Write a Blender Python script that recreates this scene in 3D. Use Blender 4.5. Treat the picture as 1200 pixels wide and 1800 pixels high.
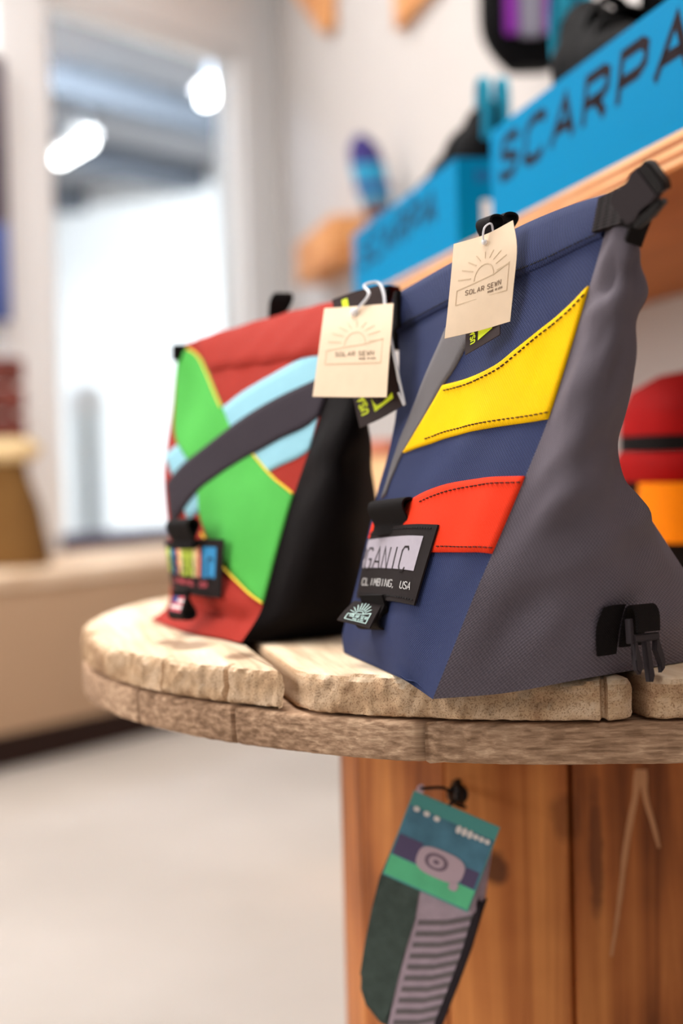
import bpy, bmesh, math, random
import numpy as np
from mathutils import Vector, Matrix, noise

for o in list(bpy.data.objects):
    bpy.data.objects.remove(o, do_unlink=True)
scene = bpy.context.scene
COL = scene.collection
random.seed(7)
V = Vector

# ------------------------------------------------------------------ camera
F_PX = 2500.0                      # 50 mm on a 24 x 36 mm frame, in pixels of the 1200 x 1800 picture
CAM = V((0.0, 0.0, 0.728))
PITCH, ROLL = math.radians(2.11), math.radians(1.46)
fwd = V((0, math.cos(PITCH), -math.sin(PITCH)))
up0 = V((0, math.sin(PITCH), math.cos(PITCH)))
rt0 = V((1, 0, 0))
rgt = rt0 * math.cos(ROLL) - up0 * math.sin(ROLL)
upv = up0 * math.cos(ROLL) + rt0 * math.sin(ROLL)
cam_data = bpy.data.cameras.new('camera')
cam = bpy.data.objects.new('camera', cam_data)
COL.objects.link(cam)
m = Matrix.Identity(4)
for i, a in enumerate((rgt, upv, -fwd)):
    for k in range(3):
        m[k][i] = a[k]
m.translation = CAM
cam.matrix_world = m
cam_data.sensor_fit = 'VERTICAL'
cam_data.sensor_height = 36.0
cam_data.sensor_width = 24.0
cam_data.lens = 50.0
cam_data.clip_start = 0.02
cam_data.dof.use_dof = True
cam_data.dof.focus_distance = 0.825
cam_data.dof.aperture_fstop = 3.0
scene.camera = cam

# ------------------------------------------------------------------ light
scene.view_settings.view_transform = 'Standard'
scene.view_settings.look = 'None'
scene.view_settings.gamma = 1.0
scene.view_settings.use_curve_mapping = False
scene.view_settings.exposure = 0.22
world = bpy.data.worlds.new('world')
scene.world = world
world.use_nodes = True
world.node_tree.nodes['Background'].inputs[0].default_value = (1.0, 0.985, 0.97, 1)
world.node_tree.nodes['Background'].inputs[1].default_value = 0.20
scene.cycles.use_denoising = True
scene.cycles.max_bounces = 8


def area_light(name, loc, target, sx, sy, power, color=(1, 1, 1)):
    d = bpy.data.lights.new(name, 'AREA')
    d.shape = 'RECTANGLE'
    d.size, d.size_y = sx, sy
    d.energy = power
    d.color = color
    o = bpy.data.objects.new(name, d)
    COL.objects.link(o)
    o.location = loc
    o.rotation_euler = (V(target) - V(loc)).to_track_quat('-Z', 'Y').to_euler()
    return o


# unseen area light added at left for daylight from that side
area_light('left_daylight_fill', (-2.7, 0.75, 1.75), (0.2, 1.15, 0.7), 2.2, 1.8, 58, (1.0, 0.98, 0.96))
# rows of ceiling fixtures of the shop
area_light('ceiling_fixture_light', (-0.45, 1.25, 2.85), (-0.45, 1.25, 0), 0.5, 1.6, 40, (1.0, 0.97, 0.93))
area_light('ceiling_fixture_light', (-1.3, 3.0, 2.85), (-1.3, 3.0, 0), 0.5, 1.6, 52, (1.0, 0.97, 0.93))
area_light('ceiling_fixture_light', (0.2, -0.9, 2.85), (0.2, -0.9, 0), 0.5, 1.6, 17, (1.0, 0.97, 0.93))
# added area lights hidden above the window head, brightening the back room
area_light('back_room_fill', (-1.75, 5.3, 3.0), (-6.0, 10.5, 1.2), 2.2, .5, 520, (0.95, 0.98, 1.0))
area_light('back_room_fill', (-.25, 7.3, 3.0), (-4.0, 12.5, 1.2), 2.2, .5, 520, (0.95, 0.98, 1.0))


# ------------------------------------------------------------------ helpers
def at(px, py, y):
    """point of the place at depth y (metres from the camera) measured at a spot of the photograph"""
    d = fwd + rgt * ((px - 600) / F_PX) + upv * ((900 - py) / F_PX)
    return CAM + d * (y / d.y)


def proj(p):
    d = p - CAM
    z = d.dot(fwd)
    return 600 + F_PX * d.dot(rgt) / z, 900 - F_PX * d.dot(upv) / z


def on_plane(px, py, z):
    d = fwd + rgt * ((px - 600) / F_PX) + upv * ((900 - py) / F_PX)
    return CAM + d * ((z - CAM.z) / d.z)


def lin(r, g, b):
    f = lambda c: (c / 255 / 12.92) if c / 255 <= 0.04045 else ((c / 255 + 0.055) / 1.055) ** 2.4
    return (f(r), f(g), f(b), 1.0)


def thing(name, loc, label, cat, group=None):
    o = bpy.data.objects.new(name, None)
    COL.objects.link(o)
    o.location = loc
    o.empty_display_size = 0.05
    o['label'] = label
    o['category'] = cat
    if group:
        o['group'] = group
    return o


def base_of(o):
    while o.parent:
        o = o.parent
    return V(o.location)


def make(name, verts, faces, mat, parent=None, uv=None, smooth=True, sharp=None, kind=None, label=None, mats=None, fm=None):
    """links one mesh object; verts are world points"""
    off = base_of(parent) if parent else V((0, 0, 0))
    me = bpy.data.meshes.new(name)
    me.from_pydata([tuple(V(v) - off) for v in verts], [], faces)
    if uv is not None:
        lay = me.uv_layers.new(name='UVMap')
        idx = np.empty(len(me.loops), dtype=np.int32)
        me.loops.foreach_get('vertex_index', idx)
        lay.data.foreach_set('uv', np.asarray(uv, dtype=np.float32)[idx].ravel())
    for mm in (mats or [mat]):
        me.materials.append(mm)
    if fm is not None:
        me.polygons.foreach_set('material_index', fm)
    me.polygons.foreach_set('use_smooth', [smooth] * len(me.polygons))
    me.validate()
    me.update()
    if smooth and sharp:
        me.set_sharp_from_angle(angle=math.radians(sharp))
    o = bpy.data.objects.new(name, me)
    COL.objects.link(o)
    if parent:
        o.parent = parent
    if kind:
        o['kind'] = kind
    if label:
        o['label'] = label
    return o


def make_bm(name, bm, mat, parent=None, smooth=True, sharp=35, **kw):
    bmesh.ops.recalc_face_normals(bm, faces=bm.faces)
    bm.verts.index_update()
    vs = [v.co.copy() for v in bm.verts]
    fs = [[v.index for v in f.verts] for f in bm.faces]
    bm.free()
    return make(name, vs, fs, mat, parent, smooth=smooth, sharp=sharp, **kw)


class Frame:
    def __init__(s, o, ex, ey, ez=None):
        s.o = V(o); s.x = V(ex); s.y = V(ey)
        s.z = V(ez) if ez is not None else s.x.cross(s.y).normalized()

    def __call__(s, x, y, z=0.0):
        return s.o + s.x * x + s.y * y + s.z * z


WORLD = Frame((0, 0, 0), (1, 0, 0), (0, 1, 0), (0, 0, 1))


def add_box(bm, fr, x0, x1, y0, y1, z0, z1, bevel=0.0, seg=2):
    vs = [bm.verts.new(fr(x, y, z)) for x in (x0, x1) for y in (y0, y1) for z in (z0, z1)]
    fs = []
    for q in ((0, 1, 3, 2), (4, 6, 7, 5), (0, 4, 5, 1), (2, 3, 7, 6), (0, 2, 6, 4), (1, 5, 7, 3)):
        fs.append(bm.faces.new([vs[i] for i in q]))
    if bevel:
        es = list({e for f in fs for e in f.edges})
        bmesh.ops.bevel(bm, geom=es, offset=bevel, segments=seg, affect='EDGES', profile=0.6)


def box(name, fr, x0, x1, y0, y1, z0, z1, mat, parent=None, bevel=0.003, seg=2, **kw):
    bm = bmesh.new()
    add_box(bm, fr, x0, x1, y0, y1, z0, z1, bevel, seg)
    return make_bm(name, bm, mat, parent, **kw)


def add_prism(bm, fr, poly, z0, z1, bevel=0.0):
    a = [bm.verts.new(fr(x, y, z0)) for x, y in poly]
    b = [bm.verts.new(fr(x, y, z1)) for x, y in poly]
    fs = [bm.faces.new(a[::-1]), bm.faces.new(b)]
    n = len(poly)
    for i in range(n):
        fs.append(bm.faces.new((a[i], a[(i + 1) % n], b[(i + 1) % n], b[i])))
    if bevel:
        es = list(set(fs[0].edges) | set(fs[1].edges))
        bmesh.ops.bevel(bm, geom=es, offset=bevel, segments=2, affect='EDGES')


def prism(name, fr, poly, z0, z1, mat, parent=None, bevel=0.0, **kw):
    bm = bmesh.new()
    add_prism(bm, fr, poly, z0, z1, bevel)
    return make_bm(name, bm, mat, parent, **kw)


def crom(pts, t):
    """Catmull-Rom through pts (Vectors or floats), t in 0..1"""
    n = len(pts) - 1
    f = min(max(t, 0.0), 1.0) * n
    i = min(int(f), n - 1)
    f -= i
    p1, p2 = pts[i], pts[i + 1]
    p0 = pts[i - 1] if i > 0 else p1 * 2 - p2
    p3 = pts[i + 2] if i + 2 <= n else p2 * 2 - p1
    return (p1 * 2 + (p2 - p0) * f + (p0 * 2 - p1 * 5 + p2 * 4 - p3) * (f * f) + (p1 * 3 - p0 - p2 * 3 + p3) * (f ** 3)) * 0.5


def smooth_path(pts, n):
    pts = [V(p) for p in pts]
    return [crom(pts, i / (n - 1)) for i in range(n)]


def add_tube(bm, path, r, k=8, closed=False):
    n = len(path)
    rings = []
    prev = None
    for i, p in enumerate(path):
        t = (path[(i + 1) % n] - path[i - 1]) if closed else (path[min(i + 1, n - 1)] - path[max(i - 1, 0)])
        t.normalize()
        if prev is None:
            a = t.orthogonal().normalized()
        else:
            a = (prev - t * prev.dot(t)).normalized()
        prev = a
        b = t.cross(a)
        rr = r[i] if isinstance(r, (list, tuple)) else r
        rings.append([bm.verts.new(p + (a * math.cos(2 * math.pi * j / k) + b * math.sin(2 * math.pi * j / k)) * rr) for j in range(k)])
    for i in range(n if closed else n - 1):
        A, B = rings[i], rings[(i + 1) % n]
        for j in range(k):
            bm.faces.new((A[j], A[(j + 1) % k], B[(j + 1) % k], B[j]))
    if not closed:
        bm.faces.new(rings[0][::-1]); bm.faces.new(rings[-1])


def tube(name, path, r, mat, parent=None, k=8, closed=False, **kw):
    bm = bmesh.new()
    add_tube(bm, [V(p) for p in path], r, k, closed)
    return make_bm(name, bm, mat, parent, sharp=50, **kw)


def ribbon(name, path, wvec, width, thick, mat, parent=None, closed=False, wn=6, **kw):
    """webbing: path swept along the width vector, with thickness; UV in metres"""
    path = [V(p) for p in path]
    n = len(path)
    w = V(wvec).normalized()
    verts, faces, uv = [], [], []
    L = 0
    cross = [(-.5, -1), (-.5 + .04, -1.15)] + [(-.5 + i / wn, -1.15) for i in range(1, wn)] + [(.5 - .04, -1.15), (.5, -1),
             (.5, 1), (.5 - .04, 1.15)] + [(.5 - i / wn, 1.15) for i in range(1, wn)] + [(-.5 + .04, 1.15), (-.5, 1)]
    k = len(cross)
    for i, p in enumerate(path):
        t = (path[(i + 1) % n] - path[i - 1]) if closed else (path[min(i + 1, n - 1)] - path[max(i - 1, 0)])
        t.normalize()
        nn = w.cross(t).normalized()
        ww = w
        if i:
            L += (path[i] - path[i - 1]).length
        for a, b in cross:
            verts.append(p + ww * (a * width) + nn * (b * thick * 0.5))
            uv.append((a * width, L))
    for i in range(n if closed else n - 1):
        for j in range(k):
            a, b = i * k + j, i * k + (j + 1) % k
            c, d = ((i + 1) % n) * k + (j + 1) % k, ((i + 1) % n) * k + j
            faces.append((a, b, c, d))
    if not closed:
        faces.append(tuple(range(k))[::-1]); faces.append(tuple((n - 1) * k + j for j in range(k)))
    return make(name, verts, faces, mat, parent, uv=uv, sharp=50, **kw)


class Surf:
    """cloth panel: smooth surface through rows (bottom to top) of control points"""
    def __init__(s, rows, vs=None, disp=None, facing=None):
        s.rows = rows
        s.vs = vs or [i / (len(rows) - 1) for i in range(len(rows))]
        s.disp = disp
        s.sign = 1
        if facing is None:
            facing = CAM
        c = s.raw(.5, .5)
        if s.nrm(.5, .5).dot(facing - c) < 0:
            s.sign = -1
        s.W = sum((s.raw((i + 1) / 8, .5) - s.raw(i / 8, .5)).length for i in range(8))
        s.H = sum((s.raw(.5, (i + 1) / 8) - s.raw(.5, i / 8)).length for i in range(8))
        s.tab = None

    def raw(s, u, v):
        v = min(max(v, 0), 1)
        k = 0
        while k < len(s.vs) - 2 and v > s.vs[k + 1]:
            k += 1
        f = (v - s.vs[k]) / (s.vs[k + 1] - s.vs[k])
        return crom([crom(r, u) for r in s.rows], (k + f) / (len(s.rows) - 1))

    def nrm(s, u, v):
        e = 0.01
        du = s.raw(min(u + e, 1), v) - s.raw(max(u - e, 0), v)
        dv = s.raw(u, min(v + e, 1)) - s.raw(u, max(v - e, 0))
        n = du.cross(dv)
        if n.length < 1e-12:
            n = V((0, -1, 0))
        return n.normalized() * s.sign

    def pt(s, u, v, off=0.0):
        d = s.disp(u, v) if s.disp else 0.0
        return s.raw(u, v) + s.nrm(u, v) * (d + off)

    def find(s, px, py, off=0.0):
        if off or s.disp:
            tx, ty = px, py
            for _ in range(4):
                u, v = s.find0(tx, ty)
                x, y = proj(s.pt(u, v, off))
                tx += px - x; ty += py - y
            return s.find0(tx, ty)
        return s.find0(px, py)

    def find0(s, px, py):
        if s.tab is None:
            N = 60
            s.tab = [(i / N, j / N, *proj(s.raw(i / N, j / N))) for i in range(N + 1) for j in range(N + 1)]
            s.arr = np.array(s.tab)
        d = (s.arr[:, 2] - px) ** 2 + (s.arr[:, 3] - py) ** 2
        k = int(d.argmin())
        u, v = s.arr[k, 0], s.arr[k, 1]
        for _ in range(6):
            e = 1e-3
            x, y = proj(s.raw(u, v))
            xu, yu = proj(s.raw(u + e, v)) if u < 1 - e else tuple(2 * a - b for a, b in zip((x, y), proj(s.raw(u - e, v))))
            xv, yv = proj(s.raw(u, v + e)) if v < 1 - e else tuple(2 * a - b for a, b in zip((x, y), proj(s.raw(u, v - e))))
            J = np.array([[xu - x, xv - x], [yu - y, yv - y]]) / e
            try:
                du, dv = np.linalg.solve(J, [px - x, py - y])
            except Exception:
                break
            u = min(max(u + max(-.05, min(.05, du)), 0), 1)
            v = min(max(v + max(-.05, min(.05, dv)), 0), 1)
        return (u, v)

    def mesh(s, name, nu, nv, mat, parent, off=0.0, **kw):
        vs, fs, uv = [], [], []
        for j in range(nv + 1):
            for i in range(nu + 1):
                u, v = i / nu, j / nv
                vs.append(s.pt(u, v, off)); uv.append((u * s.W, v * s.H))
        for j in range(nv):
            for i in range(nu):
                a = j * (nu + 1) + i
                q = (a, a + 1, a + nu + 2, a + nu + 1)
                fs.append(q if s.sign > 0 else q[::-1])
        return make(name, vs, fs, mat, parent, uv=uv, **kw)

    def strip(s, name, A, B, mat, parent, off=0.0008, nu=36, nv=10, px=True, **kw):
        """patch between two edge lines lying on the panel, with folded edges"""
        if px:
            A = [s.find(*p, off) for p in A]; B = [s.find(*p, off) for p in B]

        def resample(L, n):
            L = [V((a, b, 0)) for a, b in L]
            seg = [0]
            for i in range(1, len(L)):
                d = L[i] - L[i - 1]
                seg.append(seg[-1] + math.hypot(d.x * s.W, d.y * s.H) + 1e-9)
            out = []
            for i in range(n + 1):
                t = seg[-1] * i / n
                k = 0
                while k < len(seg) - 2 and t > seg[k + 1]:
                    k += 1
                f = (t - seg[k]) / (seg[k + 1] - seg[k])
                out.append(crom(L, (k + f) / (len(L) - 1)) if len(L) > 2 else L[0].lerp(L[1], f))
            return out
        a, b = resample(A, nu), resample(B, nu)
        vs, fs, uv = [], [], []
        cols = [0] + [j / nv for j in range(nv + 1)] + [1]
        rws = [0] + list(range(nu + 1)) + [nu]
        for ii, i in enumerate(rws):
            for jj, t in enumerate(cols):
                p = a[i].lerp(b[i], t)
                u, v = min(max(p.x, 0), 1), min(max(p.y, 0), 1)
                edge = ii in (0, len(rws) - 1) or jj in (0, len(cols) - 1)
                e2 = ii in (1, len(rws) - 2) or jj in (1, len(cols) - 2)
                vs.append(s.pt(u, v, 0.0 if edge else off * (.85 if e2 else 1)))
                uv.append((u * s.W, v * s.H))
        k = len(cols)
        for i in range(len(rws) - 1):
            for j in range(k - 1):
                q = i * k + j
                fs.append((q, q + 1, q + k + 1, q + k))
        n = (vs[fs[len(fs) // 2][1]] - vs[fs[len(fs) // 2][0]]).cross(vs[fs[len(fs) // 2][3]] - vs[fs[len(fs) // 2][0]])
        mid = fs[len(fs) // 2]
        u, v = (a[nu // 2].lerp(b[nu // 2], .5)).xy
        if n.dot(s.nrm(u, v)) < 0:
            fs = [f[::-1] for f in fs]
        return make(name, vs, fs, mat, parent, uv=uv, **kw)

    def stitches(s, lines, mat, parent, off=0.0012, step=0.0042, dash=0.0024, w=0.00055, name='stitching', px=True):
        bm = bmesh.new()
        for line in lines:
            L = [s.find(*p, off) for p in line] if px else line
            L = [V((a, b, 0)) for a, b in L]
            dens = [crom(L, i / 200) if len(L) > 2 else L[0].lerp(L[1], i / 200) for i in range(201)]
            P = [s.pt(d.x, d.y, off) for d in dens]
            N = [s.nrm(min(max(d.x, 0), 1), min(max(d.y, 0), 1)) for d in dens[::20]]
            acc = [0]
            for i in range(1, 201):
                acc.append(acc[-1] + (P[i] - P[i - 1]).length)
            t = 0
            while t + dash < acc[-1]:
                a = P[min(200, int(np.searchsorted(acc, t)))]
                b = P[min(200, int(np.searchsorted(acc, t + dash)))]
                n = N[min(len(N) - 1, int(np.searchsorted(acc, t)) // 20)]
                d = (b - a)
                if d.length > 1e-6:
                    sd = d.cross(n).normalized() * w * .5
                    q = [a + sd, b + sd, b - sd, a - sd]
                    lo = [bm.verts.new(x - n * .0008) for x in q]
                    hi = [bm.verts.new(x) for x in q]
                    bm.faces.new(hi)
                    for i in range(4):
                        bm.faces.new((lo[i], lo[(i + 1) % 4], hi[(i + 1) % 4], hi[i]))
                t += step
        return make_bm(name, bm, mat, parent, smooth=False, kind='stuff')


# ------------------------------------------------------------------ lettering (strokes in a unit box, width 0.7, height 1)
GL = {
    'A': [[(0, 0), (.35, 1), (.7, 0)], [(.14, .33), (.56, .33)]],
    'B': [[(.05, 0), (.05, 1), (.5, 1), (.62, .88), (.62, .64), (.5, .53), (.05, .53)], [(.5, .53), (.66, .42), (.66, .12), (.52, 0), (.05, 0)]],
    'C': [[(.68, .86), (.55, 1), (.2, 1), (.04, .84), (.04, .16), (.2, 0), (.55, 0), (.68, .14)]],
    'D': [[(.05, 0), (.05, 1), (.45, 1), (.66, .8), (.66, .2), (.45, 0), (.05, 0)]],
    'E': [[(.65, 1), (.05, 1), (.05, 0), (.65, 0)], [(.05, .5), (.55, .5)]],
    'G': [[(.68, .86), (.55, 1), (.2, 1), (.04, .84), (.04, .16), (.2, 0), (.55, 0), (.67, .12), (.67, .45), (.4, .45)]],
    'I': [[(.35, 0), (.35, 1)]],
    'L': [[(.05, 1), (.05, 0), (.62, 0)]],
    'M': [[(0, 0), (.06, 1), (.35, .35), (.64, 1), (.7, 0)]],
    'N': [[(.05, 0), (.05, 1), (.65, 0), (.65, 1)]],
    'O': [[(.2, 0), (.04, .16), (.04, .84), (.2, 1), (.5, 1), (.66, .84), (.66, .16), (.5, 0), (.2, 0)]],
    'P': [[(.05, 0), (.05, 1), (.52, 1), (.66, .87), (.66, .57), (.52, .43), (.05, .43)]],
    'R': [[(.05, 0), (.05, 1), (.52, 1), (.66, .87), (.66, .6), (.52, .46), (.05, .46)], [(.36, .46), (.66, 0)]],
    'S': [[(.64, .85), (.52, 1), (.2, 1), (.06, .87), (.06, .65), (.2, .53), (.52, .47), (.65, .35), (.65, .13), (.52, 0), (.18, 0), (.04, .15)]],
    'U': [[(.05, 1), (.05, .16), (.2, 0), (.5, 0), (.65, .16), (.65, 1)]],
    'W': [[(0, 1), (.17, 0), (.35, .7), (.53, 0), (.7, 1)]],
    ',': [[(.2, .1), (.1, -.15)]],
    'T': [[(.35, 0), (.35, 1)], [(0, 1), (.7, 1)]],
}


def stroke_quads(line, w, closed=False):
    """mitred ribbon of a 2D polyline -> list of quads"""
    P = [V((a, b)) for a, b in line]
    n = len(P)
    closed = closed or (P[0] - P[-1]).length < 1e-6
    if closed and (P[0] - P[-1]).length < 1e-6:
        P.pop(); n -= 1
    off = []
    for i in range(n):
        d1 = (P[i] - P[i - 1]).normalized() if (i > 0 or closed) else None
        d2 = (P[(i + 1) % n] - P[i]).normalized() if (i < n - 1 or closed) else None
        if d1 is None: d1 = d2
        if d2 is None: d2 = d1
        n1, n2 = V((-d1.y, d1.x)), V((-d2.y, d2.x))
        mm = n1 + n2
        if mm.length < 1e-6: mm = n1
        mm.normalize()
        off.append(mm * (w * .5 / max(.45, mm.dot(n1))))
    q = []
    for i in range(n if closed else n - 1):
        j = (i + 1) % n
        q.append([P[i] + off[i], P[i] - off[i], P[j] - off[j], P[j] + off[j]])
    return q


def text_quads(txt, h, w, adv=.95, wide=1.0, shear=0.0):
    qs, x = [], 0
    for ch in txt:
        if ch == ' ':
            x += .55 * wide; continue
        for l in GL[ch]:
            for q in stroke_quads([(a * wide, b) for a, b in l], w):
                qs.append([((p.x + x + shear * p.y) * h, p.y * h) for p in q])
        x += (.45 if ch in 'I,' else adv) * wide if ch not in 'I' else .62 * wide
    return qs, x * h


def print_quads(name, qs, fmap, mat, parent, div=1, th=0.00012, **kw):
    """flat print: quads mapped by fmap(x, y, lift) onto a surface, as a thin raised film"""
    vs, fs = [], []
    for q in qs:
        for k in range(div):
            a, b = k / div, (k + 1) / div
            P = [V(c) for c in q]
            c4 = [P[0].lerp(P[3], a), P[1].lerp(P[2], a), P[1].lerp(P[2], b), P[0].lerp(P[3], b)]
            n = len(vs)
            vs += [fmap(c.x, c.y, th) for c in c4] + [fmap(c.x, c.y, 0) for c in c4]
            fs.append((n, n + 1, n + 2, n + 3))
            for i in range(4):
                j = (i + 1) % 4
                fs.append((n + i, n + 4 + i, n + 4 + j, n + j))
    return make(name, vs, fs, mat, parent, smooth=False, **kw)


# ------------------------------------------------------------------ materials
def mat_new(name):
    mt = bpy.data.materials.new(name)
    mt.use_nodes = True
    nt = mt.node_tree
    return mt, nt, nt.nodes['Principled BSDF']


def mat_plain(name, col, rough=.5, spec=.5, metal=0.0, var=0.0, vscale=8.0, bump=0.0, bscale=200):
    mt, nt, b = mat_new(name)
    b.inputs['Base Color'].default_value = col
    b.inputs['Roughness'].default_value = rough
    b.inputs['Specular IOR Level'].default_value = spec
    b.inputs['Metallic'].default_value = metal
    tc = nt.nodes.new('ShaderNodeTexCoord')
    if var:
        n = nt.nodes.new('ShaderNodeTexNoise')
        n.inputs['Scale'].default_value = vscale
        n.inputs['Detail'].default_value = 5
        nt.links.new(tc.outputs['Object'], n.inputs['Vector'])
        r = nt.nodes.new('ShaderNodeValToRGB')
        r.color_ramp.elements[0].position = .3
        r.color_ramp.elements[1].position = .7
        r.color_ramp.elements[0].color = tuple(c * (1 - var) for c in col[:3]) + (1,)
        r.color_ramp.elements[1].color = tuple(min(1, c * (1 + var)) for c in col[:3]) + (1,)
        nt.links.new(n.outputs['Fac'], r.inputs['Fac'])
        nt.links.new(r.outputs['Color'], b.inputs['Base Color'])
    if bump:
        n = nt.nodes.new('ShaderNodeTexNoise')
        n.inputs['Scale'].default_value = bscale
        n.inputs['Detail'].default_value = 4
        nt.links.new(tc.outputs['Object'], n.inputs['Vector'])
        bp = nt.nodes.new('ShaderNodeBump')
        bp.inputs['Strength'].default_value = bump
        bp.inputs['Distance'].default_value = .002
        nt.links.new(n.outputs['Fac'], bp.inputs['Height'])
        nt.links.new(bp.outputs['Normal'], b.inputs['Normal'])
    return mt


def mat_fabric(name, col, thread=0.00095, rough=.7, sheen=.0, depth=.0004, contrast=.35, spec=.08, ribs=False, angle=0.0):
    """woven nylon: over-under thread relief in UV metres"""
    mt, nt, b = mat_new(name)
    N, L = nt.nodes, nt.links
    uv = N.new('ShaderNodeUVMap'); uv.uv_map = 'UVMap'
    mp = N.new('ShaderNodeMapping')
    k = math.pi / thread
    mp.inputs['Scale'].default_value = (k, k, 1)
    mp.inputs['Rotation'].default_value = (0, 0, angle)
    L.new(uv.outputs['UV'], mp.inputs['Vector'])
    sx = N.new('ShaderNodeSeparateXYZ'); L.new(mp.outputs['Vector'], sx.inputs['Vector'])

    def math_node(op, a, bb=None):
        n = N.new('ShaderNodeMath'); n.operation = op
        for i, q in enumerate((a, bb)):
            if q is None: continue
            if isinstance(q, (int, float)): n.inputs[i].default_value = q
            else: L.new(q, n.inputs[i])
        return n.outputs[0]
    if ribs:
        s1 = math_node('SINE', math_node('MULTIPLY', sx.outputs['Y'], 1.0))
        s2 = math_node('MULTIPLY', math_node('SINE', math_node('MULTIPLY', sx.outputs['X'], .5)), .35)
        h = math_node('ADD', math_node('ABSOLUTE', s1), s2)
    else:
        s1 = math_node('SINE', sx.outputs['X']); s2 = math_node('SINE', sx.outputs['Y'])
        h = math_node('ADD', math_node('MULTIPLY', math_node('MULTIPLY', s1, s2), .5), .5)
    nz = N.new('ShaderNodeTexNoise'); nz.inputs['Scale'].default_value = 2200; nz.inputs['Detail'].default_value = 2
    tc = N.new('ShaderNodeTexCoord'); L.new(tc.outputs['Object'], nz.inputs['Vector'])
    hh = math_node('ADD', h, math_node('MULTIPLY', nz.outputs['Fac'], .35))
    bp = N.new('ShaderNodeBump'); bp.inputs['Strength'].default_value = .8; bp.inputs['Distance'].default_value = depth
    L.new(hh, bp.inputs['Height']); L.new(bp.outputs['Normal'], b.inputs['Normal'])
    n2 = N.new('ShaderNodeTexNoise'); n2.inputs['Scale'].default_value = 25; n2.inputs['Detail'].default_value = 3
    L.new(tc.outputs['Object'], n2.inputs['Vector'])
    f = math_node('ADD', math_node('MULTIPLY', h, contrast), math_node('ADD', math_node('MULTIPLY', n2.outputs['Fac'], .2), .9 - contrast * .5))
    mx = N.new('ShaderNodeMixRGB'); mx.blend_type = 'MULTIPLY'; mx.inputs['Fac'].default_value = 1
    mx.inputs['Color1'].default_value = col
    cb = N.new('ShaderNodeCombineXYZ')
    for i in range(3): L.new(f, cb.inputs[i])
    L.new(cb.outputs[0], mx.inputs['Color2'])
    L.new(mx.outputs['Color'], b.inputs['Base Color'])
    b.inputs['Roughness'].default_value = rough
    b.inputs['Specular IOR Level'].default_value = spec
    b.inputs['Sheen Weight'].default_value = sheen
    b.inputs['Sheen Roughness'].default_value = .4
    return mt


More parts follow.
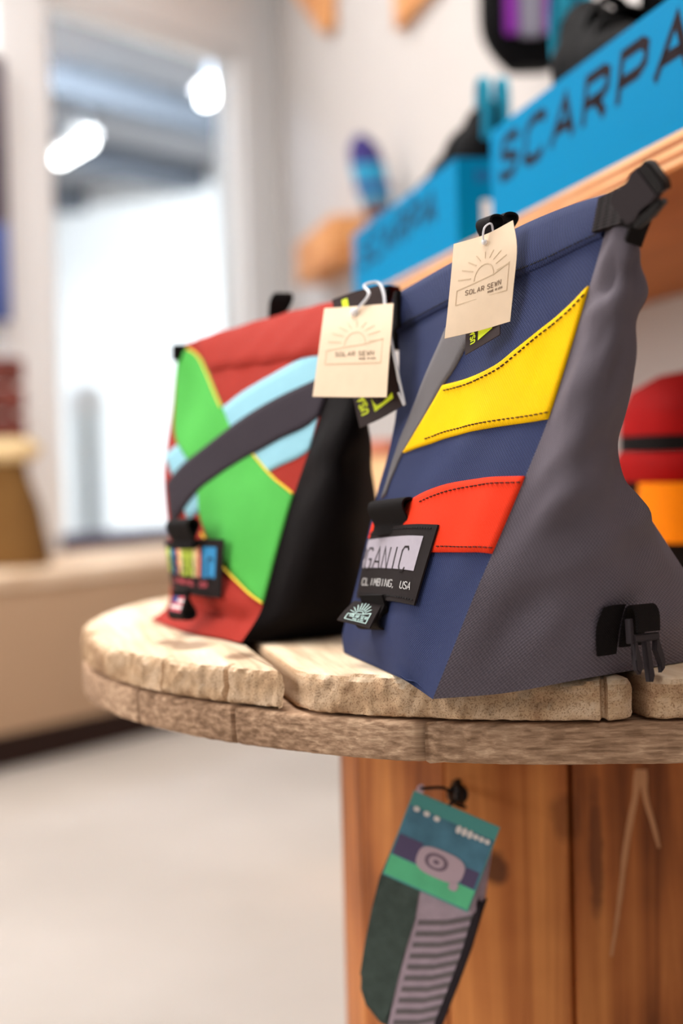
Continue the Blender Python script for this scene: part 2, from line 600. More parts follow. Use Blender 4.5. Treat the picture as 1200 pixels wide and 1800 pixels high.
def mat_wood(name, dark, light, axis_rot=(0, 0, 0), stretch=(60, 2.2, 60), fine=1.0, rough=.7, bump=.35, distort=.6, pits=0.0, pit_scale=1050, knots=None, spec=.3, mid=None, bdist=.0015, end_shade_tint=(.66, .52, .40, 1), kmask=(1, 0, 1)):
    """grain runs along local Y after rotation"""
    mt, nt, b = mat_new(name)
    N, L = nt.nodes, nt.links
    tc = N.new('ShaderNodeTexCoord')
    oi = N.new('ShaderNodeObjectInfo')
    rnd = N.new('ShaderNodeVectorMath'); rnd.operation = 'SCALE'; rnd.inputs[0].default_value = (3.1, 7.7, 5.3)
    L.new(oi.outputs['Random'], rnd.inputs['Scale'])
    r0 = N.new('ShaderNodeVectorRotate'); r0.rotation_type = 'EULER_XYZ'
    r0.inputs['Rotation'].default_value = axis_rot
    L.new(tc.outputs['Object'], r0.inputs['Vector'])
    ad = N.new('ShaderNodeVectorMath'); ad.operation = 'ADD'
    L.new(r0.outputs['Vector'], ad.inputs[0]); L.new(rnd.outputs['Vector'], ad.inputs[1])
    mp = N.new('ShaderNodeMapping'); mp.inputs['Scale'].default_value = stretch
    L.new(ad.outputs['Vector'], mp.inputs['Vector'])
    n1 = N.new('ShaderNodeTexNoise'); n1.inputs['Scale'].default_value = 1.0; n1.inputs['Detail'].default_value = 8
    n1.inputs['Roughness'].default_value = .62; n1.inputs['Distortion'].default_value = distort
    L.new(mp.outputs['Vector'], n1.inputs['Vector'])
    n2 = N.new('ShaderNodeTexNoise'); n2.inputs['Scale'].default_value = 6.0; n2.inputs['Detail'].default_value = 4
    L.new(ad.outputs['Vector'], n2.inputs['Vector'])
    ms = N.new('ShaderNodeMath'); ms.operation = 'MULTIPLY_ADD'
    L.new(n2.outputs['Fac'], ms.inputs[0]); ms.inputs[1].default_value = .55
    L.new(n1.outputs['Fac'], ms.inputs[2])
    r = N.new('ShaderNodeValToRGB')
    r.color_ramp.elements[0].position = .58; r.color_ramp.elements[1].position = .98
    r.color_ramp.elements[0].color = dark; r.color_ramp.elements[1].color = light
    if mid:
        e = r.color_ramp.elements.new(.76); e.color = mid
    L.new(ms.outputs[0], r.inputs['Fac'])
    col = r.outputs['Color']
    hsum = n1.outputs['Fac']
    if pits:
        vo = N.new('ShaderNodeTexNoise'); vo.inputs['Scale'].default_value = pit_scale; vo.inputs['Detail'].default_value = 3
        L.new(tc.outputs['Object'], vo.inputs['Vector'])
        rr = N.new('ShaderNodeValToRGB'); rr.color_ramp.elements[0].position = .36; rr.color_ramp.elements[1].position = .46
        L.new(vo.outputs['Fac'], rr.inputs['Fac'])
        mm = N.new('ShaderNodeMath'); mm.operation = 'MULTIPLY_ADD'
        L.new(rr.outputs['Color'], mm.inputs[0]); mm.inputs[1].default_value = pits
        L.new(n1.outputs['Fac'], mm.inputs[2])
        hsum = mm.outputs[0]
        # sawn end grain is browner and pitted, face bleached; tint also paints shade onto sides
        ge = N.new('ShaderNodeNewGeometry'); sz_ = N.new('ShaderNodeSeparateXYZ'); L.new(ge.outputs['True Normal'], sz_.inputs[0])
        ef = N.new('ShaderNodeMapRange'); ef.inputs['From Min'].default_value = .95; ef.inputs['From Max'].default_value = .45
        L.new(sz_.outputs['Z'], ef.inputs['Value'])
        e1 = N.new('ShaderNodeMixRGB'); e1.blend_type = 'MULTIPLY'; e1.inputs['Fac'].default_value = .75
        L.new(col, e1.inputs['Color1']); e1.inputs['Color2'].default_value = end_shade_tint
        e3 = N.new('ShaderNodeMixRGB'); e3.inputs['Color1'].default_value = (.55, .45, .37, 1); e3.inputs['Color2'].default_value = (1, 1, 1, 1)
        L.new(rr.outputs['Color'], e3.inputs['Fac'])
        e4 = N.new('ShaderNodeMixRGB'); e4.blend_type = 'MULTIPLY'; e4.inputs['Fac'].default_value = .8
        L.new(e1.outputs['Color'], e4.inputs['Color1']); L.new(e3.outputs['Color'], e4.inputs['Color2'])
        e5 = N.new('ShaderNodeMixRGB'); L.new(ef.outputs[0], e5.inputs['Fac'])
        L.new(col, e5.inputs['Color1']); L.new(e4.outputs['Color'], e5.inputs['Color2'])
        col = e5.outputs['Color']
        hm = N.new('ShaderNodeMath'); hm.operation = 'MULTIPLY_ADD'
        hm2 = N.new('ShaderNodeMath'); hm2.operation = 'MULTIPLY'; L.new(rr.outputs['Color'], hm2.inputs[0]); L.new(ef.outputs[0], hm2.inputs[1])
        L.new(hm2.outputs[0], hm.inputs[0]); hm.inputs[1].default_value = pits * 1.6; L.new(n1.outputs['Fac'], hm.inputs[2])
        hsum = hm.outputs[0]
    for kn in (knots or []):
        # a stain or knot or darker patch of the timber: (x, y, z, radius x, radius z, colour, strength) in object space
        kx, ky, kz, rx, rz, kc, ks = kn
        sb = N.new('ShaderNodeVectorMath'); sb.operation = 'SUBTRACT'; sb.inputs[1].default_value = (kx, ky, kz)
        L.new(tc.outputs['Object'], sb.inputs[0])
        sc = N.new('ShaderNodeVectorMath'); sc.operation = 'MULTIPLY'; sc.inputs[1].default_value = (1 / rx, 0, 1 / rz) if kmask[1] == 0 else (1 / rx, 1 / rz, 0)
        L.new(sb.outputs['Vector'], sc.inputs[0])
        nd = N.new('ShaderNodeTexNoise'); nd.inputs['Scale'].default_value = 60
        L.new(tc.outputs['Object'], nd.inputs['Vector'])
        ln = N.new('ShaderNodeVectorMath'); ln.operation = 'LENGTH'; L.new(sc.outputs['Vector'], ln.inputs[0])
        a2 = N.new('ShaderNodeMath'); a2.operation = 'MULTIPLY_ADD'; a2.inputs[1].default_value = .8
        L.new(nd.outputs['Fac'], a2.inputs[0]); L.new(ln.outputs['Value'], a2.inputs[2])
        mr = N.new('ShaderNodeMapRange'); mr.inputs['From Min'].default_value = 1.5; mr.inputs['From Max'].default_value = 1.0
        mr.inputs['To Max'].default_value = ks
        L.new(a2.outputs[0], mr.inputs['Value'])
        mx = N.new('ShaderNodeMixRGB'); L.new(mr.outputs[0], mx.inputs['Fac'])
        L.new(col, mx.inputs['Color1']); mx.inputs['Color2'].default_value = kc
        col = mx.outputs['Color']
    L.new(col, b.inputs['Base Color'])
    bp = N.new('ShaderNodeBump'); bp.inputs['Strength'].default_value = bump; bp.inputs['Distance'].default_value = bdist
    L.new(hsum, bp.inputs['Height']); L.new(bp.outputs['Normal'], b.inputs['Normal'])
    b.inputs['Roughness'].default_value = rough
    b.inputs['Specular IOR Level'].default_value = spec
    return mt


M = {}
M['wall'] = mat_plain('wall_paint', lin(190, 184, 181), .85, .2, var=.02, vscale=3)
M['trim_white'] = mat_plain('white_trim_paint', lin(240, 241, 243), .6, .3)
M['back_wall'] = mat_plain('back_room_paint', lin(238, 241, 245), .85, .2)
M['ceil'] = mat_plain('ceiling_paint', lin(150, 152, 158), .9, .05)
M['beam'] = mat_plain('ceiling_beam_paint', lin(100, 108, 120), .8, .05)
M['sill_dark'] = mat_plain('dark_plum_window_rail', lin(72, 64, 92), .6, .3)
M['deck'] = mat_wood('pale_ply_deck', lin(214, 184, 152), lin(240, 216, 188), stretch=(8, 1.2, 8), bump=.05)
M['bench_face'] = mat_plain('tan_bench_paint', lin(190, 158, 128), .7, .3, var=.04, vscale=2)
M['toe'] = mat_plain('dark_toe_kick', lin(44, 26, 20), .7, .2)
M['black_fabric'] = mat_fabric('black_nylon', lin(20, 16, 17), rough=.75, contrast=.3)
M['band_black'] = mat_fabric('faded_black_webbing', lin(54, 47, 54), rough=.75, contrast=.2)
M['navy'] = mat_fabric('navy_nylon', lin(44, 53, 90), thread=.00105, contrast=.6, depth=.0006, spec=.16)
M['grey'] = mat_fabric('grey_nylon', lin(104, 96, 105), thread=.00115, contrast=.5, depth=.0006, spec=.16)
M['yellow'] = mat_fabric('yellow_nylon', lin(252, 196, 0), thread=.0009, contrast=.22)
M['red'] = mat_fabric('bright_red_nylon', lin(238, 58, 28), thread=.0009, contrast=.25)
M['brick'] = mat_fabric('brick_red_nylon', lin(164, 50, 40), contrast=.2)
M['green'] = mat_fabric('green_nylon', lin(84, 182, 80), contrast=.15)
M['ltblue'] = mat_fabric('pale_blue_nylon', lin(146, 198, 214), contrast=.15)
M['grey_web'] = mat_fabric('grey_webbing', lin(112, 108, 110), thread=.0007, contrast=.25)
M['web'] = mat_fabric('black_webbing', lin(24, 20, 20), thread=.0008, contrast=.4)
M['web_rib'] = mat_fabric('ribbed_black_webbing', lin(36, 30, 31), thread=.0017, contrast=.75, depth=.0012, ribs=True)
M['patch'] = mat_fabric('black_woven_patch', lin(38, 31, 31), thread=.0005, contrast=.2, rough=.7)
M['patch_grey'] = mat_plain('lilac_grey_weave', lin(164, 156, 166), .7, .1, var=.03, vscale=300)
M['thread_dark'] = mat_plain('dark_thread', lin(60, 24, 14), .7, .2)
M['thread_black'] = mat_plain('black_thread', lin(18, 15, 18), .7, .2)
M['thread_orange'] = mat_plain('orange_fold', lin(255, 176, 0), .7, .2)
M['thread_yellow'] = mat_plain('yellow_thread', lin(240, 200, 60), .7, .2)
M['thread_red'] = mat_plain('dark_red_thread', lin(120, 22, 16), .7, .2)
M['ink_black'] = mat_plain('black_ink', lin(40, 30, 32), .6, .3)
M['ink_white'] = mat_plain('white_ink', lin(236, 232, 230), .6, .3)
M['ink_mint'] = mat_plain('mint_ink', lin(196, 226, 220), .6, .3)
M['ink_faint'] = mat_plain('faint_ochre_ink', lin(226, 200, 168), .7, .2)
M['ink_brown'] = mat_plain('brown_ink', lin(140, 116, 96), .7, .2)
M['ink_pink'] = mat_plain('pink_ink', lin(206, 82, 96), .6, .3)
M['ink_lime'] = mat_plain('lime_ink', lin(190, 214, 70), .6, .3)
M['ink_blue'] = mat_plain('blue_ink', lin(36, 136, 192), .6, .3)
M['ink_cream'] = mat_plain('cream_ink', lin(252, 226, 170), .6, .3)
M['ink_coral'] = mat_plain('coral_ink', lin(240, 130, 110), .6, .3)
M['ink_navy'] = mat_plain('navy_ink', lin(52, 56, 120), .6, .3)
M['acid'] = mat_plain('acid_yellow_ink', lin(236, 255, 40), .6, .3)
M['card_black'] = mat_plain('black_card', lin(48, 32, 30), .5, .15)
M['kraft'] = mat_plain('cream_kraft_paper', lin(250, 224, 194), .8, .2, var=.02, vscale=120)
M['plastic'] = mat_plain('black_plastic', lin(20, 17, 18), .4, .25)
M['plastic_grey'] = mat_plain('charcoal_plastic', lin(52, 45, 48), .5, .15)
mt, nt, b = mat_new('clear_plastic'); b.inputs['Base Color'].default_value = (.92, .92, .95, 1)
b.inputs['Roughness'].default_value = .2; b.inputs['Alpha'].default_value = .75
M['clear'] = mt
M['box_blue'] = mat_plain('cyan_blue_card', lin(0, 122, 170), .6, .04)
M['box_ink'] = mat_plain('box_dark_print', lin(34, 22, 26), .6, .04)
M['ply_a'] = mat_wood('ply_light', lin(232, 172, 116), lin(248, 206, 158), axis_rot=(0, 0, math.radians(-11.8)), stretch=(50, 3, 50), bump=.1)
M['ply_b'] = mat_wood('ply_dark', lin(150, 84, 42), lin(190, 118, 70), axis_rot=(0, 0, math.radians(-11.8)), stretch=(50, 3, 50), bump=.1)
M['ply_face'] = mat_wood('ply_face', lin(150, 82, 26), lin(176, 102, 40), axis_rot=(0, 0, math.radians(-11.8)), stretch=(14, 2, 14), bump=.05)
M['ledge'] = mat_wood('ledge_wood', lin(176, 108, 58), lin(228, 168, 110), stretch=(4, 12, 30), bump=.1)
M['plinth'] = mat_wood('plinth_wood', lin(216, 168, 118), lin(236, 196, 150), stretch=(20, 3, 3), bump=.05)
M['plinth_edge'] = mat_plain('plinth_red_edge', lin(190, 110, 84), .7, .2)
M['sole'] = mat_plain('black_rubber', lin(9, 8, 9), .7, .06)
M['shoe_black'] = mat_plain('black_leather', lin(9, 8, 9), .7, .06, var=.3, vscale=30)
M['teal'] = mat_plain('teal_mesh', lin(20, 150, 180), .6, .3)
M['shoe_cyan'] = mat_plain('cyan_leather', lin(28, 140, 180), .6, .3)
M['shoe_violet'] = mat_plain('violet_leather', lin(52, 42, 112), .6, .3)
M['shoe_brown'] = mat_plain('brown_grey_rubber', lin(92, 66, 66), .6, .3)
M['purple'] = mat_plain('purple_mesh', lin(130, 36, 150), .6, .3)
M['shoe_grey'] = mat_plain('grey_mesh', lin(128, 124, 138), .6, .3)
M['maroon'] = mat_plain('maroon_mesh', lin(92, 14, 30), .6, .3)
M['bag_red'] = mat_fabric('scarlet_nylon', lin(156, 14, 14), contrast=.15)
M['bag_orange'] = mat_fabric('orange_nylon', lin(236, 128, 0), contrast=.1)
M['violet_fab'] = mat_fabric('plum_nylon', lin(70, 52, 92), contrast=.1)
M['tan_canvas'] = mat_fabric('tan_canvas', lin(112, 80, 42), contrast=.15)
M['cream_canvas'] = mat_fabric('cream_canvas', lin(234, 206, 158), contrast=.1)
M['crate'] = mat_wood('red_brown_crate', lin(104, 52, 46), lin(150, 84, 74), stretch=(3, 20, 30), bump=.1)
M['banner_top'] = mat_plain('plum_banner', lin(84, 74, 92), .7, .2, var=.25, vscale=6)
M['banner_low'] = mat_plain('blue_banner', lin(84, 104, 170), .7, .2, var=.2, vscale=6)
M['pale_blue'] = mat_plain('pale_blue_plastic', lin(236, 245, 250), .4, .5)
M['sock_green'] = mat_plain('dark_green_knit', lin(80, 92, 86), .9, .1, var=.15, vscale=120, bump=.6, bscale=900)
M['sock_dark'] = mat_plain('near_black_knit', lin(52, 46, 50), .9, .1, var=.1, vscale=120, bump=.6, bscale=900)
M['sock_lilac'] = mat_plain('lilac_grey_knit', lin(188, 168, 180), .9, .1, var=.08, vscale=150, bump=.6, bscale=900)
M['sock_stripe'] = mat_plain('charcoal_knit', lin(122, 114, 116), .9, .1, var=.08, vscale=150, bump=.6, bscale=900)
M['card_teal'] = mat_plain('teal_card', lin(84, 164, 160), .5, .4)
M['card_blue'] = mat_plain('slate_blue_print', lin(80, 132, 156), .5, .4, var=.25, vscale=60)
M['card_violet'] = mat_plain('violet_print', lin(92, 80, 116), .5, .4)
M['card_green'] = mat_plain('green_print', lin(100, 208, 152), .5, .4, var=.1, vscale=60)
M['ink_rose'] = mat_plain('rose_grey_print', lin(200, 176, 188), .5, .4)
M['ink_mauve'] = mat_plain('mauve_print', lin(128, 108, 124), .5, .4)
mt, nt, b = mat_new('lamp_glow'); b.inputs['Emission Color'].default_value = (1, 1, 1, 1); b.inputs['Emission Strength'].default_value = 14
M['lamp'] = mt
M['metal_dark'] = mat_plain('black_metal', lin(30, 26, 26), .45, .5, metal=.6)
mt = bpy.data.materials.new('window_glass'); mt.use_nodes = True
nt = mt.node_tree; nt.nodes.clear()
out = nt.nodes.new('ShaderNodeOutputMaterial'); mx = nt.nodes.new('ShaderNodeMixShader')
tr = nt.nodes.new('ShaderNodeBsdfTransparent'); gl = nt.nodes.new('ShaderNodeBsdfGlossy')
tr.inputs[0].default_value = (.97, .985, .98, 1); gl.inputs['Roughness'].default_value = .02
fl_ = nt.nodes.new('ShaderNodeLayerWeight'); pw_ = nt.nodes.new('ShaderNodeMath'); pw_.operation = 'POWER'; pw_.inputs[1].default_value = 5
nt.links.new(fl_.outputs['Facing'], pw_.inputs[0]); fr_ = nt.nodes.new('ShaderNodeMath'); fr_.operation = 'MULTIPLY_ADD'; fr_.inputs[1].default_value = .8; fr_.inputs[2].default_value = .03
nt.links.new(pw_.outputs[0], fr_.inputs[0])
nt.links.new(fr_.outputs[0], mx.inputs[0]); nt.links.new(tr.outputs[0], mx.inputs[1]); nt.links.new(gl.outputs[0], mx.inputs[2])
nt.links.new(mx.outputs[0], out.inputs[0])
M['glass'] = mt

# floor: pale worn concrete with broad soft patches
mt, nt, b = mat_new('pale_concrete')
N, L = nt.nodes, nt.links
tc = N.new('ShaderNodeTexCoord'); n1 = N.new('ShaderNodeTexNoise'); n1.inputs['Scale'].default_value = 1.3; n1.inputs['Detail'].default_value = 6
L.new(tc.outputs['Object'], n1.inputs['Vector'])
r = N.new('ShaderNodeValToRGB'); r.color_ramp.elements[0].position = .35; r.color_ramp.elements[1].position = .65
r.color_ramp.elements[0].color = lin(170, 162, 154); r.color_ramp.elements[1].color = lin(186, 178, 171)
L.new(n1.outputs['Fac'], r.inputs['Fac']); L.new(r.outputs['Color'], b.inputs['Base Color'])
b.inputs['Roughness'].default_value = .55; b.inputs['Specular IOR Level'].default_value = .35
M['floor'] = mt

# ------------------------------------------------------------------ setting
A_DIR = V((-0.2036, 0.979, 0)).normalized()          # along the shelf wall, away from the camera
N_DIR = V((A_DIR.y, -A_DIR.x, 0))                     # from the shelf front into the wall
S_O = V((0.168, 1.558, 0))                            # point of the shelf front line
SH = Frame(S_O, A_DIR, N_DIR, (0, 0, 1))              # (s, p, z)
WALL_P = 0.389
E_DIR = V((0.595, 0.804, 0)).normalized()             # along the window wall
W_N = V((-E_DIR.y, E_DIR.x, 0))                       # away from the shop, through the glass
B_O = V((-0.816, 3.42, 0))                            # bench front line
BE = Frame(B_O, E_DIR, W_N, (0, 0, 1))                # (t, depth, z)
BENCH_D, BENCH_H = 0.55, 0.472
# where the two walls meet
ww = B_O + W_N * BENCH_D
q = S_O + N_DIR * WALL_P
den = E_DIR.x * A_DIR.y - E_DIR.y * A_DIR.x
T_C = ((q - ww).x * A_DIR.y - (q - ww).y * A_DIR.x) / den
corner = ww + E_DIR * T_C
S_C = (corner - q).dot(A_DIR)
ROOM_H = 3.0


def struct(o):
    o['kind'] = 'structure'
    return o


struct(box('floor', WORLD, -7, 6, -4, 13, -0.12, 0, M['floor'], bevel=0))
struct(box('wall_right', SH, -5.0, S_C + .02, WALL_P, WALL_P + .12, 0, ROOM_H, M['wall'], bevel=0))
struct(box('ceiling', WORLD, -7, 3, -2.0, 3.4, ROOM_H, ROOM_H + .1, M['wall'], bevel=0))


def wall_t(px):
    d = fwd + rgt * ((px - 600) / F_PX)
    d = V((d.x, d.y, 0))
    dn = E_DIR.x * d.y - E_DIR.y * d.x
    return -(ww.x * d.y - ww.y * d.x) / dn


T1, T2, T3 = wall_t(22), wall_t(106), wall_t(446)
HEAD = 2.16
D0, D1 = BENCH_D, BENCH_D + .12
bm = bmesh.new()
add_box(bm, BE, -5.0, -1.2, D0, D1, 0, ROOM_H)
add_box(bm, BE, T1, T2, D0, D1, 0, ROOM_H)
add_box(bm, BE, T3, T_C, D0, D1, 0, ROOM_H)
add_box(bm, BE, -1.2, T1, D0, D1, HEAD, ROOM_H)
add_box(bm, BE, T2, T3, D0, D1, HEAD, ROOM_H)
add_box(bm, BE, -1.2, T1, D0, D1, 0, BENCH_H - .02)
add_box(bm, BE, T2, T3, D0, D1, 0, BENCH_H - .02)
struct(make_bm('wall_left', bm, M['trim_white'], smooth=False))


def window(name, t0, t1):
    f = bmesh.new()
    w = .035
    add_box(f, BE, t0, t0 + w, D0 + .02, D1 - .02, BENCH_H + .045, HEAD, .004)
    add_box(f, BE, t1 - w, t1, D0 + .02, D1 - .02, BENCH_H + .045, HEAD, .004)
    add_box(f, BE, t0, t1, D0 + .02, D1 - .02, HEAD - w, HEAD, .004)
    o = struct(make_bm(name, f, M['trim_white'], None))
    box('bottom_rail', BE, t0, t1, D0 - .012, D1 - .01, BENCH_H - .02, BENCH_H + .045, M['sill_dark'], o, bevel=.004, label='dark plum bottom rail')
    box('pane', BE, t0 + w, t1 - w, D0 + .05, D0 + .058, BENCH_H + .045, HEAD - w, M['glass'], o, bevel=0)
    return o


window('window_1', T2, T3)
window('window_2', -1.2, T1)

# room behind the glass
R0, R1, RT0, RT1, RH = D1, D1 + 8.5, -3.6, 6.5, 3.15
struct(box('wall_far', BE, RT0, RT1, R1, R1 + .1, 0, RH, M['back_wall'], bevel=0))
struct(box('wall_side', BE, RT1, RT1 + .1, R0 + .0, R1, 0, RH, M['back_wall'], bevel=0))
bc = struct(box('ceiling_back_room', BE, RT0, RT1, R0, R1, RH, RH + .1, M['ceil'], bevel=0))
for k, dd in enumerate((1.6, 3.0, 4.4, 5.8, 7.2)):
    box('beam', BE, RT0, RT1, R0 + dd, R0 + dd + .22, RH - .2, RH, M['beam'], bc, bevel=.01)
box('duct', BE, RT0, RT1, R0 + 6.3, R0 + 6.7, RH - .32, RH - .04, M['beam'], bc, bevel=.06)


def tube_lamp(p0, p1, zc, label):
    a, b_ = V(p0), V(p1)
    t = thing('tube_lamp', (a + b_) / 2, label, 'lamp')
    d = (b_ - a); Lg = d.length; d.normalize()
    side = V((-d.y, d.x, 0))
    fr = Frame((a + b_) / 2, d, side, (0, 0, 1))
    box('housing', fr, -Lg / 2 - .02, Lg / 2 + .02, -.05, .05, .03, .075, M['trim_white'], t, bevel=.008)
    tube('glowing_tube', [fr(-Lg / 2 + Lg * i / 6, 0, 0) for i in range(7)], .028, M['lamp'], t, k=10)
    for x in (-Lg * .35, Lg * .35):
        tube('suspension_rod', [fr(x, 0, .07), fr(x, 0, zc - fr(0, 0, 0).z)], .008, M['beam'], t, k=6)
    return t


LZ = .728 + 1.96
LAMP_GAP = 0
tube_lamp(on_plane(360, 177, LZ), on_plane(424, 144, LZ), RH, 'glowing ceiling tube near the top right corner of the glass')
tube_lamp(on_plane(104, 281, LZ), on_plane(156, 251, LZ), RH, 'glowing ceiling tube beside the white window post')
# unlit fixture just above the left tube
tl = thing('round_lamp', at(141, 222, 9.6), 'round unlit ceiling lamp just above the glowing tube', 'lamp')
c0 = at(141, 222, 9.6)
bm = bmesh.new(); bmesh.ops.create_cone(bm, cap_ends=True, segments=24, radius1=.09, radius2=.06, depth=.12, matrix=Matrix.Translation(c0))
make_bm('shade', bm, M['trim_white'], tl)
tube('suspension_rod', [c0 + V((0, 0, .05)), V((c0.x, c0.y, RH))], .008, M['beam'], tl, k=6)

# pale blue upright bin behind the glass
pc = on_plane(152, 0, 0) if False else at(154, 800, 5.35)
pc.z = 0
t = thing('pedestal_bin', pc, 'tall pale blue upright bin seen through the window glass', 'bin')
prof = [(0.0, 0), (.075, 0), (.085, .02), (.085, .9), (.09, .92), (.09, .98), (.07, 1.02), (.03, 1.03), (0.0, 1.03)]
def lathe(name, c, prof, mat, parent, k=28, **kw):
    vs, fs = [], []
    for r_, z_ in prof:
        for j in range(k):
            a = 2 * math.pi * j / k
            vs.append(V((c.x + r_ * math.cos(a), c.y + r_ * math.sin(a), c.z + z_)))
    for i in range(len(prof) - 1):
        for j in range(k):
            fs.append((i * k + j, i * k + (j + 1) % k, (i + 1) * k + (j + 1) % k, (i + 1) * k + j))
    return make(name, vs, fs, mat, parent, sharp=40, **kw)
prof = [(r_ * .72, z_) for r_, z_ in prof]
lathe('body', pc, prof[:5], M['pale_blue'], t)
lathe('lid', pc, prof[4:], M['trim_white'], t)

# bench under the window
t = thing('window_bench', BE(0.4, 0, 0), 'long tan bench with pale top under the window wall', 'bench')
TB1 = T_C - .38
box('top', BE, -3.0, TB1, -.012, BENCH_D - .014, BENCH_H - .035, BENCH_H, M['deck'], t, bevel=.004)
box('front_panel', BE, -3.0, TB1, .0, .03, .085, BENCH_H - .036, M['bench_face'], t, bevel=.002)
box('toe_kick', BE, -3.0, TB1, .012, .035, 0.001, .084, M['toe'], t, bevel=0)
box('back_board', BE, -3.0, TB1, BENCH_D - .04, BENCH_D - .014, 0.001, BENCH_H - .036, M['bench_face'], t, bevel=0)

# banner hung in front of the second window
TB = wall_t(19)
bpos = BE(TB - .3, D0 - .03, 1.15)
t = thing('banner', bpos, 'tall plum and blue banner hanging at left edge beside white post', 'banner')
FB = Frame(BE(TB, D0 - .034, 0), E_DIR, W_N, (0, 0, 1))
box('upper_cloth', FB, -.6, 0, 0, .012, 1.43, 1.90, M['banner_top'], t, bevel=.003)
box('lower_cloth', FB, -.6, 0, 0, .012, 1.15, 1.428, M['banner_low'], t, bevel=.003)
tube('pole', [FB(-.63, .006, 1.912), FB(.015, .006, 1.912)], .012, M['trim_white'], t, k=8)
for x in (-.55, -.06):
    box('bracket', FB, x, x + .02, .01, .0335, 1.895, 1.93, M['trim_white'], t)

# slatted crate and tan bag on the bench
cr = at(-34, 800, 4.06); cr.z = BENCH_H
t = thing('wooden_crate', cr, 'red-brown slatted crate on bench beside the window post', 'crate')
FC = Frame(cr, E_DIR, W_N, (0, 0, 1))
for k in range(7):
    z0 = .01 + k * .081
    for side in (-.115, .1):
        box('slat', FC, -.2, .055, side, side + .014, z0, z0 + .068, M['crate'], t, bevel=.003)
    box('slat', FC, .056, .07, -.115, .114, z0, z0 + .068, M['crate'], t, bevel=.003)
for x in (-.19, .035):
    for y in (-.1, .082):
        box('corner_post', FC, x, x + .018, y, y + .018, 0, .57, M['crate'], t, bevel=.002)

tb = at(14, 900, 3.68); tb.z = BENCH_H
t = thing('canvas_bag', tb, 'tan canvas bag with rolled cream top on the bench', 'bag')


def loft(name, secs, mat, parent, k=32, cap=True, power=2.6, wr=0.0, **kw):
    """closed body: sections (centre, ex, ey, half a, half b)"""
    vs, fs, uv = [], [], []
    for i, (c, ex, ey, a, b_) in enumerate(secs):
        for j in range(k):
            th = 2 * math.pi * j / k
            cs, sn = math.cos(th), math.sin(th)
            x = math.copysign(abs(cs) ** (2 / power), cs); y = math.copysign(abs(sn) ** (2 / power), sn)
            p = c + ex * (a * x) + ey * (b_ * y)
            if wr:
                p += (ex * x + ey * y) * noise.noise(p * 14) * wr
            vs.append(p); uv.append((j / k * (a + b_) * 3.5, i * .02))
    for i in range(len(secs) - 1):
        for j in range(k):
            fs.append((i * k + j, i * k + (j + 1) % k, (i + 1) * k + (j + 1) % k, (i + 1) * k + j))
    if cap:
        fs.append(tuple(range(k))[::-1]); fs.append(tuple((len(secs) - 1) * k + j for j in range(k)))
    return make(name, vs, fs, mat, parent, uv=uv, sharp=60, **kw)


X1, Y1, Z1 = V((1, 0, 0)), V((0, 1, 0)), V((0, 0, 1))
secs = []
for i in range(12):
    f = i / 11
    secs.append((tb + Z1 * (.002 + .27 * f), X1, Y1, .105 * (1 - f) + .045 * f + .012 * math.sin(math.pi * f), .085 * (1 - f) + .035 * f))
loft('body', secs, M['tan_canvas'], t, wr=.006)
secs = [(tb + Z1 * (.272 + .06 * f), X1, Y1, .06 + .03 * math.sin(math.pi * f), .04 + .015 * math.sin(math.pi * f)) for f in (0, .15, .35, .5, .65, .85, 1)]
loft('rolled_top', secs, M['cream_canvas'], t, wr=.004)
box('yellow_tab', Frame(tb, X1, Y1, Z1), -.07, -.045, -.075, -.068, .19, .25, M['thread_yellow'], t)

# ------------------------------------------------------------------ shelf wall
SHELF_TOP = .972
t = thing('wall_shelf', SH(0, .2, SHELF_TOP - .028), 'thick plywood wall shelf carrying the blue shoe boxes', 'shelf')
lay = [('ply_face', .004), ('ply_a', .0042), ('ply_b', .005), ('ply_a', .0045), ('ply_b', .0053), ('ply_a', .005)]
z = SHELF_TOP - .028
for k, (mm, th) in enumerate(lay):
    box('ply_layer', SH, -1.1, .745, (0, .0006, 0, .0004, .0002, .0007, 0, .0003)[k], WALL_P - .002, z, z + th, M[mm], t, bevel=0, smooth=False)
    z += th
SHELF_Z = z


def shoe_box(s0, s1, label, sticker=False, txt_s=0.0, wide=1.5, ltr=.037):
    h, dp = .107, .27
    p0 = .004
    t = thing('shoe_box', SH((s0 + s1) / 2, p0 + dp / 2, SHELF_Z), label, 'box', None)
    fr = Frame(SH(s0, p0, SHELF_Z), A_DIR, N_DIR, (0, 0, 1))
    Lx = s1 - s0
    w = .003
    bm = bmesh.new()
    add_box(bm, fr, 0, Lx, 0, w, 0, h); add_box(bm, fr, 0, Lx, dp - w, dp, 0, h)
    add_box(bm, fr, 0, w, w, dp - w, 0, h); add_box(bm, fr, Lx - w, Lx, w, dp - w, 0, h)
    add_box(bm, fr, w, Lx - w, w, dp - w, 0, .003)
    make_bm('tray', bm, M['box_blue'], t, smooth=False)
    # tissue-lined false floor the shoes stand on
    box('inner_card', fr, w, Lx - w, w, dp - w, h - .02, h - .016, M['box_blue'], t, bevel=0)
    # lettering on the long face; reads from the far end towards the camera
    qs, Lt = text_quads('SCARPA', ltr, .26, adv=.95, wide=wide, shear=.34)
    fm = lambda x, y, l: fr(Lx - txt_s - x, -l - .0001, .05 + y)
    print_quads('lettering', qs, fm, M['box_ink'], t, label='dark block lettering')
    if sticker:
        box('sticker', fr, -.0006, 0, .030, .072, .018, .058, M['ink_white'], t, bevel=0, label='white barcode sticker')
        qs, _ = text_quads('SCARPA', .009, .2, wide=1.3, shear=.2)
        print_quads('end_lettering', qs, lambda x, y, l: fr(-l - .0001, .022 + x, .082 + y), M['ink_navy'], t)
    return t


